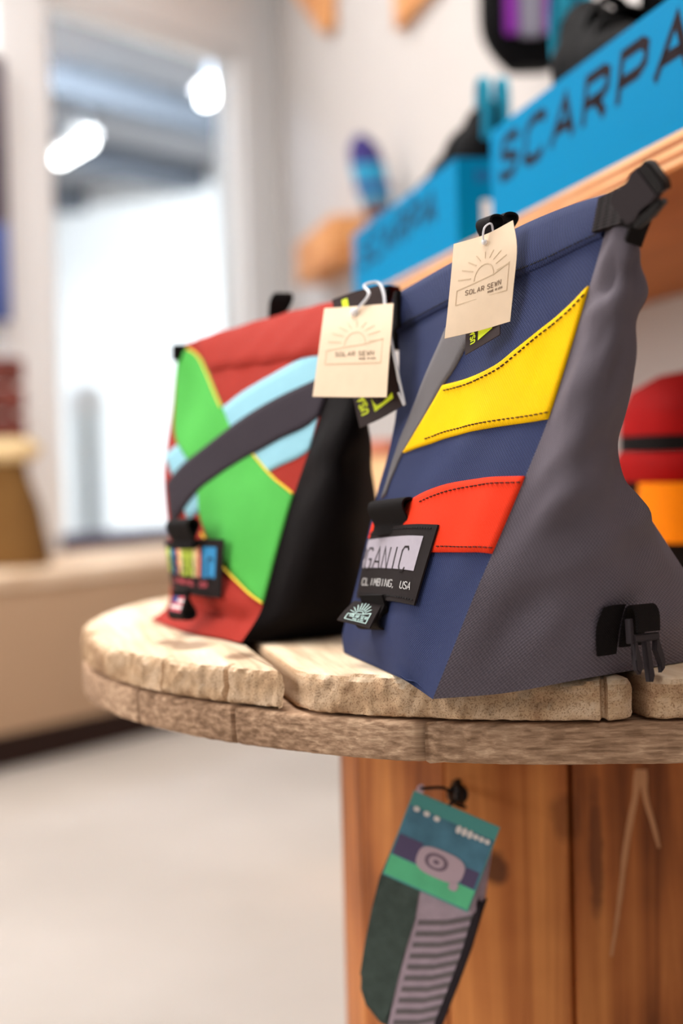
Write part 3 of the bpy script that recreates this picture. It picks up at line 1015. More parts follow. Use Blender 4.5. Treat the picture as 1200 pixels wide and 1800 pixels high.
shoe_box(-.60, 0.0, 'larger blue lettered shoe box, frontmost on the shelf', txt_s=.026, wide=2.2, ltr=.038)
shoe_box(.13, .70, 'blue lettered shoe box with white sticker, behind the front one', sticker=True, txt_s=.05, wide=2.15, ltr=.036)


def shoe(label, fr, Lg, mats, ank=.1, loop=True, wid=.045):
    """climbing shoe: heel at x=0, toe at x=Lg, up = z"""
    t = thing('climbing_shoe', fr(Lg * .5, 0, 0), label, 'shoe')
    prof = [(0.0, .30, .85), (.04, .55, .98), (.12, .72, 1.0), (.22, .74, .98), (.32, .76, .86), (.45, .84, .66), (.58, .94, .52), (.7, 1.0, .43), (.82, .96, .36), (.92, .74, .3), (.98, .42, .24), (1.0, .2, .2)]
    vs, fs = [], []
    k = 20
    for x, w_, h_ in prof:
        for j in range(k):
            a = 2 * math.pi * j / k
            cs, sn = math.cos(a), math.sin(a)
            y = math.copysign(abs(cs) ** .8, cs) * wid * w_ * (.72 if sn > .3 and x < .4 else 1)
            zz = .008 + (sn * .5 + .5) ** .9 * (ank * h_)
            vs.append(fr(x * Lg, y, zz))
    for i in range(len(prof) - 1):
        for j in range(k):
            fs.append((i * k + j, i * k + (j + 1) % k, (i + 1) * k + (j + 1) % k, (i + 1) * k + j))
    fs.append(tuple(range(k))[::-1]); fs.append(tuple((len(prof) - 1) * k + j for j in range(k)))
    make('upper', vs, fs, mats[0], t)
    out = [(x * Lg, wid * w_ * 1.04) for x, w_, h_ in prof]
    poly = [(x, y) for x, y in out] + [(x, -y) for x, y in out[::-1]]
    prism('sole', fr, poly, 0, .014, mats[1], t, bevel=.002)
    toe = [(x, w_, h_) for x, w_, h_ in prof if x >= .68]
    vs, fs = [], []
    for x, w_, h_ in toe:
        for j in range(k):
            a = 2 * math.pi * j / k
            cs, sn = math.cos(a), math.sin(a)
            vs.append(fr(x * Lg + .001, math.copysign(abs(cs) ** .8, cs) * (wid * w_ + .0015), .008 + (sn * .5 + .5) ** .9 * (ank * h_ + .002)))
    for i in range(len(toe) - 1):
        for j in range(k):
            fs.append((i * k + j, i * k + (j + 1) % k, (i + 1) * k + (j + 1) % k, (i + 1) * k + j))
    make('toe_rand', vs, fs, mats[1], t)
    for x in (.4, .55):
        w2 = wid * (.80 if x < .5 else .92)
        hh = ank * (.75 if x < .5 else .56)
        path = [fr(x * Lg, w2 * math.cos(a) * 1.04, .02 + hh * math.sin(a)) for a in [math.pi * i / 12 for i in range(13)]]
        ribbon('strap', path, fr.x, .022, .003, mats[2], t)
    if loop:
        for y in (-.012, .012):
            path = [fr(.03 * Lg - .012, y, ank * .55), fr(.02 * Lg - .014, y, ank * .9), fr(.02 * Lg - .012, y, ank * 1.15), fr(.02 * Lg - .002, y, ank * 1.28),
                    fr(.05 * Lg + .006, y, ank * 1.2), fr(.06 * Lg + .004, y, ank * .95)]
            ribbon('pull_loop', smooth_path(path, 16), fr.y, .012, .002, mats[3], t)
    return t


BT = SHELF_Z + .107 - .0155
f = Frame(SH(.215, .08, BT), A_DIR, N_DIR, (0, 0, 1))
shoe('black climbing shoe with teal pull loops in the stickered box', f, .29, (M['shoe_black'], M['sole'], M['shoe_black'], M['teal']), ank=.105)
f = Frame(SH(-.055, .075, BT), -A_DIR, -N_DIR, (0, 0, 1))
shoe('black climbing shoe in the frontmost box, cut by picture top', f, .27, (M['shoe_black'], M['sole'], M['sole'], M['teal']), ank=.12)
f = Frame(SH(-.07, .17, BT), -A_DIR, -N_DIR, (0, 0, 1))
shoe('second black climbing shoe at the back of the frontmost box', f, .27, (M['shoe_black'], M['sole'], M['shoe_black'], M['shoe_black']), ank=.12)

# shoe hanging high on the wall: black shell, grey and purple centre
hc = SH(.74, WALL_P - .075, 1.375)
t = thing('hanging_pack', hc, 'black pack with purple and grey front hanging on wall', 'bag')
FH = Frame(hc, (N_DIR * .35 - A_DIR * .94).normalized(), (N_DIR * .94 + A_DIR * .35).normalized(), (0, 0, 1))
FH = Frame(hc, X1, Y1, Z1)
secs = []
for i in range(14):
    f_ = i / 13
    wv = .080 * (1 - (1 - min(1, f_ * 3.2)) ** 2.2 * .55) - .012 * max(0, f_ - .6)
    secs.append((hc + Z1 * (-.02 + .27 * f_), X1, Y1, wv, .045 * (.6 + .4 * min(1, f_ * 4))))
loft('shell', secs, M['sole'], t, power=3)
box('grey_panel', FH, -.022, .016, -.052, -.046, .02, .24, M['shoe_grey'], t, bevel=.008)
box('purple_panel', FH, -.044, -.0225, -.0505, -.045, .025, .24, M['purple'], t, bevel=.006)
box('purple_panel', FH, .0165, .036, -.0505, -.045, .025, .24, M['purple'], t, bevel=.006)
box('maroon_panel', FH, .0365, .05, -.049, -.044, .05, .24, M['maroon'], t, bevel=.005)
ribbon('hanging_strap', smooth_path([hc + V((-.02, 0, .24)), hc + V((-.02, .03, .3)), hc + V((0, .06, .33)), hc + V((.02, .03, .3)), hc + V((.02, 0, .24))], 20), (1, 0, 0), .02, .003, M['web'], t)
tube('wall_hook', [hc + V((0, .05, .325)), hc + V((0, .085, .325))], .005, M['metal_dark'], t)

# violet and cyan shoe standing on a little peg on the wall
vc = SH(1.84, WALL_P - .06, 1.285)
zdir = (V((-.22, 0, 1))).normalized()
f = Frame(vc + zdir * .0, zdir, (0, 1, 0), V((0, 1, 0)).cross(zdir) * -1)
t = thing('climbing_shoe', vc, 'violet and cyan climbing shoe propped upright on the far wall', 'shoe')
def seg(name, a0, a1, mat, w0, w1):
    secs = []
    for i in range(8):
        f_ = i / 7
        a = a0 + (a1 - a0) * f_
        w_ = w0 + (w1 - w0) * f_
        secs.append((vc + zdir * a, X1, Y1, w_ * (1 - .0), .04))
    loft(name, secs, mat, t, power=2.3)
seg('heel_rand', 0.0, .055, M['shoe_brown'], .03, .037)
seg('upper', .0552, .145, M['shoe_cyan'], .037, .042)
seg('toe_patch', .1452, .19, M['shoe_violet'], .042, .036)
seg('toe_cap', .1902, .215, M['shoe_violet'], .036, .016)
ribbon('strap', [vc + zdir * .09 + V((.042 * math.cos(a), .043 * -math.sin(a), 0)) for a in [math.pi * i / 10 for i in range(11)]], zdir, .02, .003, M['shoe_violet'], t)
box('peg', Frame(vc, A_DIR, N_DIR, Z1), -.02, .02, .02, .06, -.016, -.002, M['plinth'], t)

# display ledge further along the wall
t = thing('display_ledge', SH(2.5, WALL_P - .12, 1.26), 'brown wooden ledge block on wall behind the boxes', 'shelf')
for k in range(3):
    box('board', SH, 2.25, 2.8, WALL_P - .1, WALL_P - .002, 1.262 + k * .041, 1.262 + k * .041 + .038, M['ledge'], t, bevel=.003)
# boards high on the wall
t = thing('wall_board', SH(1.6, WALL_P - .01, 1.78), 'wooden board high on wall, right of the other board', 'board')
box('plank', SH, 1.25, 1.80, WALL_P - .03, WALL_P - .002, 1.735, 1.925, M['ledge'], t, bevel=.003)
box('plank', SH, 1.25, 1.80, WALL_P - .03, WALL_P - .002, 1.93, 2.12, M['ledge'], t, bevel=.003)
t = thing('sloping_board', SH(2.62, WALL_P - .02, 2.02), 'sloping wooden board high on wall near the corner', 'board')
fr = Frame(SH(2.62, WALL_P - .04, 2.0), A_DIR, N_DIR, Z1)
prism('plank', Frame(SH(2.86, WALL_P - .005, 1.975), A_DIR, Z1, -N_DIR), [(-.3, .0), (-.22, .0), (.5, .42), (.5, .6), (-.3, .6)], 0, .03, M['ledge'], t, bevel=.002)

# low plywood plinth seen between the two bags
t = thing('plinth', SH(.87, .2, 0), 'pale plywood plinth seen between the two bags', 'plinth')
box('body', SH, .72, 1.02, .06, .36, 0, .735, M['plinth'], t, bevel=.003)
box('top_edge', SH, .715, 1.025, .055, .365, .7352, .758, M['plinth_edge'], t, bevel=.003)

# ------------------------------------------------------------------ cable spool table
TT = .60
SP = V((.179, 1.196, 0))
SR, DR = .394, .187
spool = thing('cable_spool_table', SP, 'round weathered cable spool table of bleached planks', 'table')
P_DIR = V((.973, .231, 0)).normalized()
Q_DIR = V((-P_DIR.y, P_DIR.x, 0))
ang = math.atan2(Q_DIR.x, Q_DIR.y)
tk = []
for px, py, rx, rz in ((335, 1133, .018, .030), (424, 1152, .012, .018), (300, 1128, .012, .02)):
    p_ = on_plane(px, py, TT) - SP
    tk.append((p_.x, p_.y, 0, rx, rz, lin(120, 84, 60), .75))
M['top'] = mat_wood('bleached_spool_plank', lin(190, 158, 128), lin(250, 232, 208), axis_rot=(0, 0, ang), stretch=(55, 3, 55), bump=.5, pits=.5, rough=.85, mid=lin(226, 200, 168), knots=tk, kmask=(1, 1, 0))
M['low'] = mat_wood('grey_brown_spool_plank', lin(126, 96, 72), lin(216, 182, 150), axis_rot=(0, 0, ang + math.pi / 2), stretch=(170, 1.6, 360), bump=.8, pits=0, rough=.85, mid=lin(170, 136, 108), distort=.12, end_shade_tint=(.95, .9, .86, 1))


def plank(name, a, b, da, db, cdir_a, cdir_b, z0, z1, mat, cracks=(), rough_amp=.0012, seedv=0.0, edge_r=.006, corner=.010):
    """plank between coordinates a..b along cdir_a, cut by the disc; cdir_b runs along the plank"""
    ca, cb = SP.dot(cdir_a), SP.dot(cdir_b)
    a0, b0 = a - ca, b - ca

    def lim(x):
        return math.sqrt(max(0, SR * SR - x * x))
    a0, b0 = max(a0, -SR * .9995), min(b0, SR * .9995)
    pts = []      # (x, y, onarc, dist to plank corner)

    def arc(sgn):
        t0, t1 = math.asin(a0 / SR), math.asin(b0 / SR)
        # near arcs get fine sampling
        midp = SP + cdir_a * ((a0 + b0) / 2) + cdir_b * (sgn * lim((a0 + b0) / 2))
        step = .0016 if midp.y < SP.y + .1 else .012
        n = max(6, int((t1 - t0) * SR / step))
        L_ = []
        for i in range(n + 1):
            th = t0 + (t1 - t0) * i / n
            x, y = SR * math.sin(th), sgn * SR * math.cos(th)
            L_.append((x, y, True, min(th - t0, t1 - th) * SR))
        return L_
    low = arc(-1)
    high = arc(1)[::-1]
    def side(x, ya, yb):
        n = max(2, int(abs(yb - ya) / .02))
        return [(x, ya + (yb - ya) * i / n, False, 1) for i in range(1, n)]
    pts = low + side(b0, -lim(b0), lim(b0)) + high + side(a0, lim(a0), -lim(a0))
    # displaced outline
    out = []
    for x, y, on, dc in pts:
        w = SP + cdir_a * x + cdir_b * y
        ins = 0
        if on:
            ins += corner * math.exp(-dc / .006)
            ins += (noise.noise(V((w.x * 9, w.y * 9, seedv))) + .4) * .0022
        for (cx, cy, cw, cd) in cracks:
            d = math.hypot(w.x - cx, w.y - cy)
            if on and d < cw * 3:
                ins += cd * max(0, 1 - d / cw) ** .7
        out.append((x, y, ins, on))
    n = len(out)
    nor = []
    for i in range(n):
        p, q_ = out[i - 1], out[(i + 1) % n]
        tx, ty = q_[0] - p[0], q_[1] - p[1]
        l = math.hypot(tx, ty) or 1
        x, y, ins, on = out[i]
        nor.append((-ty / l, tx / l) if not on else (-x / SR, -y / SR))
    H = z1 - z0
    rings = [(.004, 0), (.0008, .0015), (0, .004), (0, H * .3), (0, H * .45), (0, H * .6), (0, H - edge_r), (edge_r * .12, H - edge_r * .55), (edge_r * .45, H - edge_r * .18), (edge_r, H)]
    vs, fs = [], []
    for ri, (d, z) in enumerate(rings):
        for i in range(n):
            x, y, ins, on = out[i]
            dd = d + (ins if on else 0)
            if not on:
                dd = d * .5
            X, Y = x + nor[i][0] * dd, y + nor[i][1] * dd
            if on:
                X = min(max(X, a0 + d * .5), b0 - d * .5)
            w = SP + cdir_a * X + cdir_b * Y + Z1 * (z0 + z)
            if on and ri < len(rings) - 1:
                na = noise.fractal(V((w.x * 160, w.y * 160, w.z * 190 + seedv)), .9, 2.1, 3) * rough_amp
                nb = noise.noise(V((w.x * 40, w.y * 40, w.z * 60 + seedv))) * rough_amp * 1.1
                w += (cdir_a * nor[i][0] + cdir_b * nor[i][1]) * (na + nb)
                if z > .001:
                    w.z -= abs(noise.noise(V((w.x * 55, w.y * 55, seedv + 3)))) * .0012
            vs.append(w)
    for r_ in range(len(rings) - 1):
        for i in range(n):
            j = (i + 1) % n
            fs.append((r_ * n + i, r_ * n + j, (r_ + 1) * n + j, (r_ + 1) * n + i))
    fs.append(tuple(range(n))[::-1]); fs.append(tuple((len(rings) - 1) * n + i for i in range(n)))
    return make(name, vs, fs, mat, spool, sharp=50)


def rim_pt(px, py):
    """point of the near rim seen in column px"""
    best = None
    for i in range(3000):
        a = math.radians(-100 + 200 * i / 2999)
        p = SP + V((math.sin(a), -math.cos(a), 0)) * SR + Z1 * (TT - .006)
        d = abs(proj(p)[0] - px)
        if best is None or d < best[0]:
            best = (d, p)
    return V((best[1].x, best[1].y, 0))


LAYER = .0255
cr_top = [(*rim_pt(px, py).xy, w_, d_) for px, py, w_, d_ in ((393, 1180, .0020, .006), (1061, 1198, .0022, .008), (283, 1150, .002, .004))]
gap = .0075
p_edges = [.0, .163, .348, .533, .715, .9]
# gap lines measured on the near rim
g1 = rim_pt(514, 1192).dot(P_DIR); g2 = rim_pt(1131, 1193).dot(P_DIR)
wdt = g2 - g1
p_edges = [g1 - wdt * 1.2, g1, g2, g2 + wdt, g2 + wdt * 1.9, g2 + wdt * 3]
for i in range(len(p_edges) - 1):
    a, b_ = p_edges[i] + gap / 2, p_edges[i + 1] - gap / 2
    if a - SP.dot(P_DIR) > SR * .99 or b_ - SP.dot(P_DIR) < -SR * .99:
        continue
    plank('top_plank', a, b_, 0, 0, P_DIR, Q_DIR, TT - LAYER + .0008, TT - .0005, M['top'], cracks=cr_top, rough_amp=.0024, seedv=i * 3.7, edge_r=.0065, corner=.006)
jq = rim_pt(735, 1200).dot(Q_DIR)
q_edges = [jq - .2, jq, jq + .185, jq + .37, jq + .555, jq + .8]
lowc = [(*rim_pt(405, 1180).xy, .002, .003)]
for i in range(len(q_edges) - 1):
    a, b_ = q_edges[i] + .0012, q_edges[i + 1] - .0012
    ca = SP.dot(Q_DIR)
    if a - ca > SR * .99 or b_ - ca < -SR * .99:
        continue
    plank('lower_plank', a, b_, 0, 0, Q_DIR, -P_DIR, TT - .0505, TT - LAYER - .0008, M['low'], rough_amp=.0010, seedv=20 + i * 2.1, edge_r=.003, corner=.0015, cracks=lowc)

# drum staves
def drum_angle(px):
    d = fwd + rgt * ((px - 600) / F_PX) + upv * ((900 - 1500) / F_PX)
    d = V((d.x, d.y)).normalized()
    c = V((SP.x, SP.y))
    bb = d.dot(c); disc = bb * bb - (c.length_squared - DR * DR)
    p = d * (bb - math.sqrt(max(0, disc)))
    return math.atan2(p.x - c.x, -(p.y - c.y))
a785, a1000 = drum_angle(783), drum_angle(1004)
ST = a1000 - a785
n_st = max(6, round(2 * math.pi / ST))
kn = []
def stave_mark(px, py, rx, rz, c, s_):
    p = at(px, py, 1.04) - SP
    kn.append((p.x, p.y, p.z, rx, rz, c, s_))
stave_mark(868, 1522, .010, .014, lin(70, 38, 26), .8)
stave_mark(1035, 1480, .006, .06, lin(96, 50, 26), .7)
stave_mark(985, 1420, .012, .02, lin(110, 58, 26), .5)  # soft brown patch high on the stave
M['stave'] = mat_wood('orange_brown_stave', lin(124, 66, 28), lin(234, 156, 86), axis_rot=(math.pi / 2, 0, 0), stretch=(34, 1.6, 34), bump=.3, rough=.6, mid=lin(186, 110, 56), knots=kn)
M['pitch'] = mat_plain('pale_pitch_streak', lin(206, 150, 104), .5, .4)
edges = [a785 + ST * k for k in range(-1, 2)]
angs = []
a = a785
rest = (2 * math.pi - ST) / (n_st - 1)
bounds = [a785, a1000] + [a1000 + rest * (k + 1) for k in range(n_st - 1)]
stave_objs = []
for k in range(n_st):
    a0, a1 = bounds[k], bounds[k + 1]
    gp = .0022
    am = (a0 + a1) / 2
    n_ = V((math.sin(am), -math.cos(am), 0)); tt_ = V((math.cos(am), math.sin(am), 0))
    half = DR * math.sin((a1 - a0) / 2)
    rr = DR * math.cos((a1 - a0) / 2)
    fr = Frame(SP + n_ * rr, tt_, n_, Z1)
    gl_, gr_ = (.0005, .0026) if k == 0 else ((.0026, .001) if k == 1 else (.0009, .0009))
    o = box('stave', fr, -half + gl_, half - gr_, -.02, .0, .034, TT - .0512, M['stave'], spool, bevel=.0022, seg=3)
    stave_objs.append((fr, half))
# pale drips of pitch on the right stave
def drip(pts, r0):
    fr, half = stave_objs[1]
    P = []
    for px, py in pts:
        d = fwd + rgt * ((px - 600) / F_PX) + upv * ((900 - py) / F_PX)
        tt = (fr.o - CAM).dot(fr.y) / d.dot(fr.y)
        P.append(CAM + d * tt)
    P = smooth_path(P, 20)
    w = []
    vs, fs = [], []
    n = len(P)
    for i, p in enumerate(P):
        wv = r0 * (1 - .65 * i / n) * (1 + .3 * noise.noise(p * 90))
        vs += [p - fr.x * wv + fr.y * .0001, p - fr.x * wv * .4 + fr.y * .0009, p + fr.x * wv * .4 + fr.y * .0009, p + fr.x * wv + fr.y * .0001]
    for i in range(n - 1):
        for j in range(3):
            fs.append((i * 4 + j, i * 4 + j + 1, i * 4 + 5 + j, i * 4 + 4 + j))
    make('pitch_streak', vs, fs, M['pitch'], spool, label='pale dried drip on the stave')
drip([(1122, 1352), (1116, 1400), (1108, 1440), (1098, 1500), (1090, 1570), (1082, 1630), (1074, 1680)], .0030)
drip([(1130, 1352), (1134, 1400), (1148, 1450), (1158, 1490)], .0030)
# base flange under the drum, resting on the floor
bm = bmesh.new(); bmesh.ops.create_cone(bm, cap_ends=True, segments=64, radius1=SR, radius2=SR, depth=.033, matrix=Matrix.Translation(SP + Z1 * .0165))
make_bm('base_flange', bm, M['low'], spool)
# dark dowel core so the drum is closed between the staves
bm = bmesh.new(); bmesh.ops.create_cone(bm, cap_ends=True, segments=40, radius1=DR - .03, radius2=DR - .03, depth=TT - .052 - .034, matrix=Matrix.Translation(SP + Z1 * (.034 + (TT - .086) / 2)))
make_bm('core', bm, M['toe'], spool)
# black screw hook on the drum
hk = at(803, 1392, 1.018)
bm = bmesh.new()
add_tube(bm, smooth_path([hk + V((0, .035, .0)), hk + V((0, .01, 0)), hk + V((0, -.008, -.006)), hk + V((0, -.014, .004)), hk + V((0, -.008, .010))], 18), .0026, 8)
make_bm('hook', bm, M['metal_dark'], spool, label='black screw hook')
bm = bmesh.new()
add_tube(bm, [hk + V((.0055 * math.cos(2 * math.pi * i / 20), -.004, -.001 + .0055 * math.sin(2 * math.pi * i / 20))) for i in range(20)], .0024, 8, True)
make_bm('hook_eye', bm, M['metal_dark'], spool)

# ------------------------------------------------------------------ navy chalk bucket
def wr_front(u, v):
    return (.0016 * math.sin(u * 5 + v * 4) + noise.noise(V((u * 3.1, v * 4.3, 1.7))) * .0035 + noise.noise(V((u * 7, v * 9, 5.1))) * .0010) * (min(1, v * 6)) * min(1, (1 - v) * 8 + .2) * min(1, u * 8) * min(1, (1 - u) * 8)


def wr_side(u, v):
    e = min(1, u * 6) * min(1, (1 - u) * 5) * min(1, v * 8) * min(1, (1 - v) * 8)
    return (noise.noise(V((u * 2.6, v * 5.0, 9.3))) * .0065 + noise.noise(V((u * 4 + v * 3, v * 9 - u * 3, 4.1))) * .0048 + .004 * math.exp(-((v - .40 + .22 * (1 - u)) / .03) ** 2) * u - .004 * math.exp(-((v - .335 + .22 * (1 - u)) / .04) ** 2) * u + .003 * math.exp(-((v - .83 - .1 * (u - .5)) / .03) ** 2) - .003 * math.exp(-((v - .885 - .16 * (u - .5)) / .025) ** 2)) * e


RV = [0, .1, .22, .36, .48, .6, .72, .84, .93, 1.0]
seam = [(760, 1229, .795), (796, 1140, .792), (836, 1040, .788), (884, 930, .784), (924, 835, .780), (964, 735, .775), (1001, 620, .768), (1036, 502, .760), (1062, 412, .752), (1080, 340, .744)]
fare = [(604, 1147, .938), (602, 1112, .945), (620, 1050, .94), (644, 950, .94), (664, 862, .942), (682, 798, .945), (696, 725, .95), (701, 640, .955), (699, 580, .96), (694, 524, .965)]
bott = [(708, 1194, .845), (652, 1169, .90)]
rows = []
for i, v in enumerate(RV):
    a, b_ = at(*seam[i]), at(*fare[i])
    bul = .012 * math.sin(math.pi * min(1, v * .9 + .12)) if v < .95 else .004
    nrm = V((-.97, -.22, 0))
    r_ = [a]
    for k in (1, 2, 3):
        f_ = k / 4
        r_.append(a.lerp(b_, f_) + nrm * bul * math.sin(math.pi * f_))
    r_.append(b_)
    if v == 0:
        r_ = [a, at(733, 1210, .815), at(704, 1192, .826), at(652, 1169, .880), b_]
    if v == 1:
        top = [at(1080, 340, .744), at(995, 366, .79), at(905, 406, .84), at(795, 464, .90), at(694, 520, .965)]
        r_ = top
    rows.append(r_)
front = Surf(rows, RV, wr_front, facing=V((-1, .2, .7)))
bag = thing('chalk_bucket', V((.11, .88, TT)), 'navy roll-top chalk bucket with yellow and red bands and grey side', 'bag')
front.mesh('front_panel', 64, 90, M['navy'], bag, label='navy front panel')
side_px = [
    [(890, 1218, .796), (1020, 1194, .799), (1150, 1172, .842), (1290, 1149, .888)],
    [(918, 1132, .788), (1040, 1116, .793), (1158, 1100, .83), (1262, 1092, .885)],
    [(942, 1035, .778), (1050, 1024, .785), (1150, 1015, .822), (1222, 1032, .88)],
    [(972, 918, .768), (1052, 905, .775), (1114, 905, .81), (1152, 925, .872)],
    [(996, 830, .76), (1054, 826, .767), (1083, 828, .80), (1094, 836, .865)],
    [(1022, 732, .753), (1070, 732, .758), (1093, 738, .79), (1080, 745, .85)],
    [(1046, 620, .747), (1090, 625, .749), (1111, 638, .775), (1092, 650, .84)],
    [(1070, 502, .740), (1105, 510, .741), (1126, 532, .762), (1108, 545, .82)],
    [(1085, 418, .737), (1110, 428, .736), (1127, 455, .75), (1116, 470, .79)],
    [(1088, 342, .738), (1097, 347, .735), (1104, 354, .742), (1100, 366, .765)]]
srows = [[at(*seam[i])] + [at(*p) for p in side_px[i]] for i in range(len(RV))]
side = Surf(srows, RV, wr_side)
side.mesh('side_panel', 64, 96, M['grey'], bag, label='grey gusset panel')
# back and far gusset close the bag
bfar = []
for i, v in enumerate(RV):
    f0, s1 = at(*fare[i]), at(*side_px[i][-1])
    far_b = f0 + (V((.196, .085, 0)) * (1 - v) ** .8 + V((.012, .004, 0)))
    far_b.z = max(f0.z, TT + .002 + .25 * v * .93)
    bfar.append(far_b)
far = Surf([[at(*fare[i]), at(*fare[i]).lerp(bfar[i], .5) + V((-.006, .012, 0)), bfar[i]] for i in range(len(RV))], RV, facing=V((-.3, 3, .7)))
far.mesh('far_panel', 16, 30, M['grey'], bag, label='grey gusset panel on the far end')
back = Surf([[srows[i][-1], srows[i][-1].lerp(bfar[i], .5) + V((.008, .0, 0)), bfar[i]] for i in range(len(RV))], RV, facing=V((3, 1.2, .7)))
back.mesh('back_panel', 16, 30, M['navy'], bag)
base = Surf([[front.raw(u, 0) for u in (0, .25, .5, .75, 1)], [back.raw(u, 0) + V((0, 0, .001)) for u in (0, .25, .5, .75, 1)]], None, facing=V((.1, .9, 0)))
base.mesh('base_panel', 16, 12, M['navy'], bag)
topc = Surf([[front.raw(u, 1) for u in (0, .25, .5, .75, 1)], [back.raw(u, 1) for u in (0, .25, .5, .75, 1)]], None, facing=V((.1, .9, 3)))
topc.mesh('top_fold', 24, 6, M['navy'], bag)

# hem: a thicker folded band at the mouth
HV = .925
vs, fs, uv = [], [], []
nu = 48
prof = [(HV - .001, 0.0), (HV, .0016), (HV + .012, .0026), (HV + .035, .0030), (.985, .0030), (1.0, .0016)]
for i in range(nu + 1):
    u = i / nu
    for vv, of in prof:
        p = front.pt(u, vv, of)
        vs.append(p); uv.append((u * front.W, vv * front.H))
    tp = front.pt(u, 1.0, 0)
    vs.append(tp + V((.004, .001, .0024))); uv.append((u * front.W, front.H + .004))
    vs.append(tp + V((.012, .003, .0010))); uv.append((u * front.W, front.H + .012))
    vs.append(tp + V((.014, .003, -.012))); uv.append((u * front.W, front.H + .024))
k = len(prof) + 3
for i in range(nu):
    for j in range(k - 1):
        fs.append((i * k + j, (i + 1) * k + j, (i + 1) * k + j + 1, i * k + j + 1))
hem = make('hem', vs, fs, M['navy'], bag, uv=uv, label='folded navy hem at the mouth')
front.stitches([[(u, HV + .008) for u in (0.02, .3, .6, .95)]], M['thread_black'], hem, off=.0026, px=False, step=.0036)

# yellow band
yl_top = [(1036, 501), (1000, 535), (950, 577), (905, 613), (868, 642), (822, 664), (776, 677)]
yl_bot = [(964, 735), (930, 741), (880, 748), (832, 756), (785, 768), (740, 783), (706, 795)]
yb = front.strip('yellow_band', yl_top, yl_bot, M['yellow'], bag, off=.0016, nu=40, nv=16, label='yellow band with dark stitching')
front.stitches([[(1028, 516), (996, 547), (946, 588), (903, 624), (866, 652), (820, 674), (778, 686)], [(962, 724), (930, 730), (880, 737), (832, 745), (785, 757), (745, 771)]], M['thread_dark'], yb, off=.0026, step=.0040)
rd_top = [(924, 836), (890, 837), (845, 840), (800, 847), (760, 858), (725, 875), (690, 888), (668, 897), (658, 902)]
rd_bot = [(866, 972), (840, 970), (815, 970), (785, 970), (755, 970), (725, 968), (695, 962), (665, 952), (646, 946)]
rb = front.strip('red_band', rd_top, rd_bot, M['red'], bag, off=.0016, nu=40, nv=12, label='bright red band with dark stitching')
front.stitches([[(917, 847), (885, 848), (845, 851), (800, 859), (762, 870), (735, 882)], [(868, 962), (840, 961), (815, 961), (785, 960), (765, 960)]], M['thread_dark'], rb, off=.0026, step=.0040)
# grey webbing stripe running down the front
gs_r = [(836, 575), (800, 640), (775, 678), (742, 736), (706, 795), (690, 830), (676, 868)]
gs_l = [(782, 575), (754, 640), (734, 690), (706, 760), (690, 805), (678, 845), (668, 876)]
front.strip('webbing_stripe', gs_r, gs_l, M['grey_web'], bag, off=.0014, nu=36, nv=6, label='grey webbing stripe')

# brand patch: wraps round the bulge of the front panel
prow = [[(727, 1064, .838), (692, 1057, .868), (655, 1053, .902), (626, 1050, .938), (632, 1050, .985)],
        [(741, 1015, .838), (703, 1009, .868), (665, 1006, .902), (634, 1005, .938), (640, 1005, .985)],
        [(755, 968, .838), (714, 965, .868), (674, 966, .902), (643, 967, .938), (650, 967, .985)],
        [(769, 922, .838), (726, 921, .868), (684, 926, .902), (652, 934, .938), (659, 935, .985)]]
POFF = .0032
ps_rows = []
for r_ in prow:
    q_ = [front.pt(*front.find(x, y, POFF), POFF) for x, y, z in r_[:3]]
    e_ = at(r_[3][0], r_[3][1], max(q_[2].y + .03, .93))
    q_ += [e_, e_ + V((.012, .03, 0))]
    ps_rows.append(q_)
ps = Surf(ps_rows, None)


def panel_thick(s, name, mat, parent, nu=24, nv=12, th=.0012, **kw):
    """a thin flexible sheet with real thickness over surface s"""
    vs, fs, uv = [], [], []
    for lay_ in (0, 1):
        for j in range(nv + 1):
            for i in range(nu + 1):
                vs.append(s.pt(i / nu, j / nv, 0 if lay_ else -th)); uv.append((i / nu * s.W, j / nv * s.H))
    o = (nu + 1) * (nv + 1)
    for j in range(nv):
        for i in range(nu):
            a = j * (nu + 1) + i
            q_ = (a, a + 1, a + nu + 2, a + nu + 1)
            if s.sign < 0: q_ = q_[::-1]
            fs.append(tuple(x + o for x in q_)); fs.append(q_[::-1])
    ring = [i for i in range(nu + 1)] + [j * (nu + 1) + nu for j in range(1, nv + 1)] + [nv * (nu + 1) + i for i in range(nu - 1, -1, -1)] + [j * (nu + 1) for j in range(nv - 1, 0, -1)]
    for i in range(len(ring)):
        a, b_ = ring[i], ring[(i + 1) % len(ring)]
        fs.append((a, b_, b_ + o, a + o) if s.sign > 0 else (a, a + o, b_ + o, b_))
    return make(name, vs, fs, mat, parent, uv=uv, sharp=50, **kw)


def rect_strip(s, name, u0, u1, v0, v1, mat, parent, off=.0003, nu=16, nv=6, **kw):
    vs, fs = [], []
    for j in range(nv + 1):
        for i in range(nu + 1):
            vs.append(s.pt(u0 + (u1 - u0) * i / nu, v0 + (v1 - v0) * j / nv, off))
    for j in range(nv):
        for i in range(nu):
            a = j * (nu + 1) + i
            q_ = (a, a + 1, a + nu + 2, a + nu + 1)
            fs.append(q_ if s.sign > 0 else q_[::-1])
    return make(name, vs, fs, mat, parent, **kw)


patch = panel_thick(ps, 'brand_patch', M['patch'], bag, label='black woven brand patch with lilac window')
PV0, PV1 = .395, .845
rect_strip(ps, 'window_field', .105, .93, PV0, PV1, M['patch_grey'], patch, label='lilac-grey woven field')
def pmap(off):
    return lambda x, y, l: ps.pt(min(max(x, 0), 1), y, off + l)
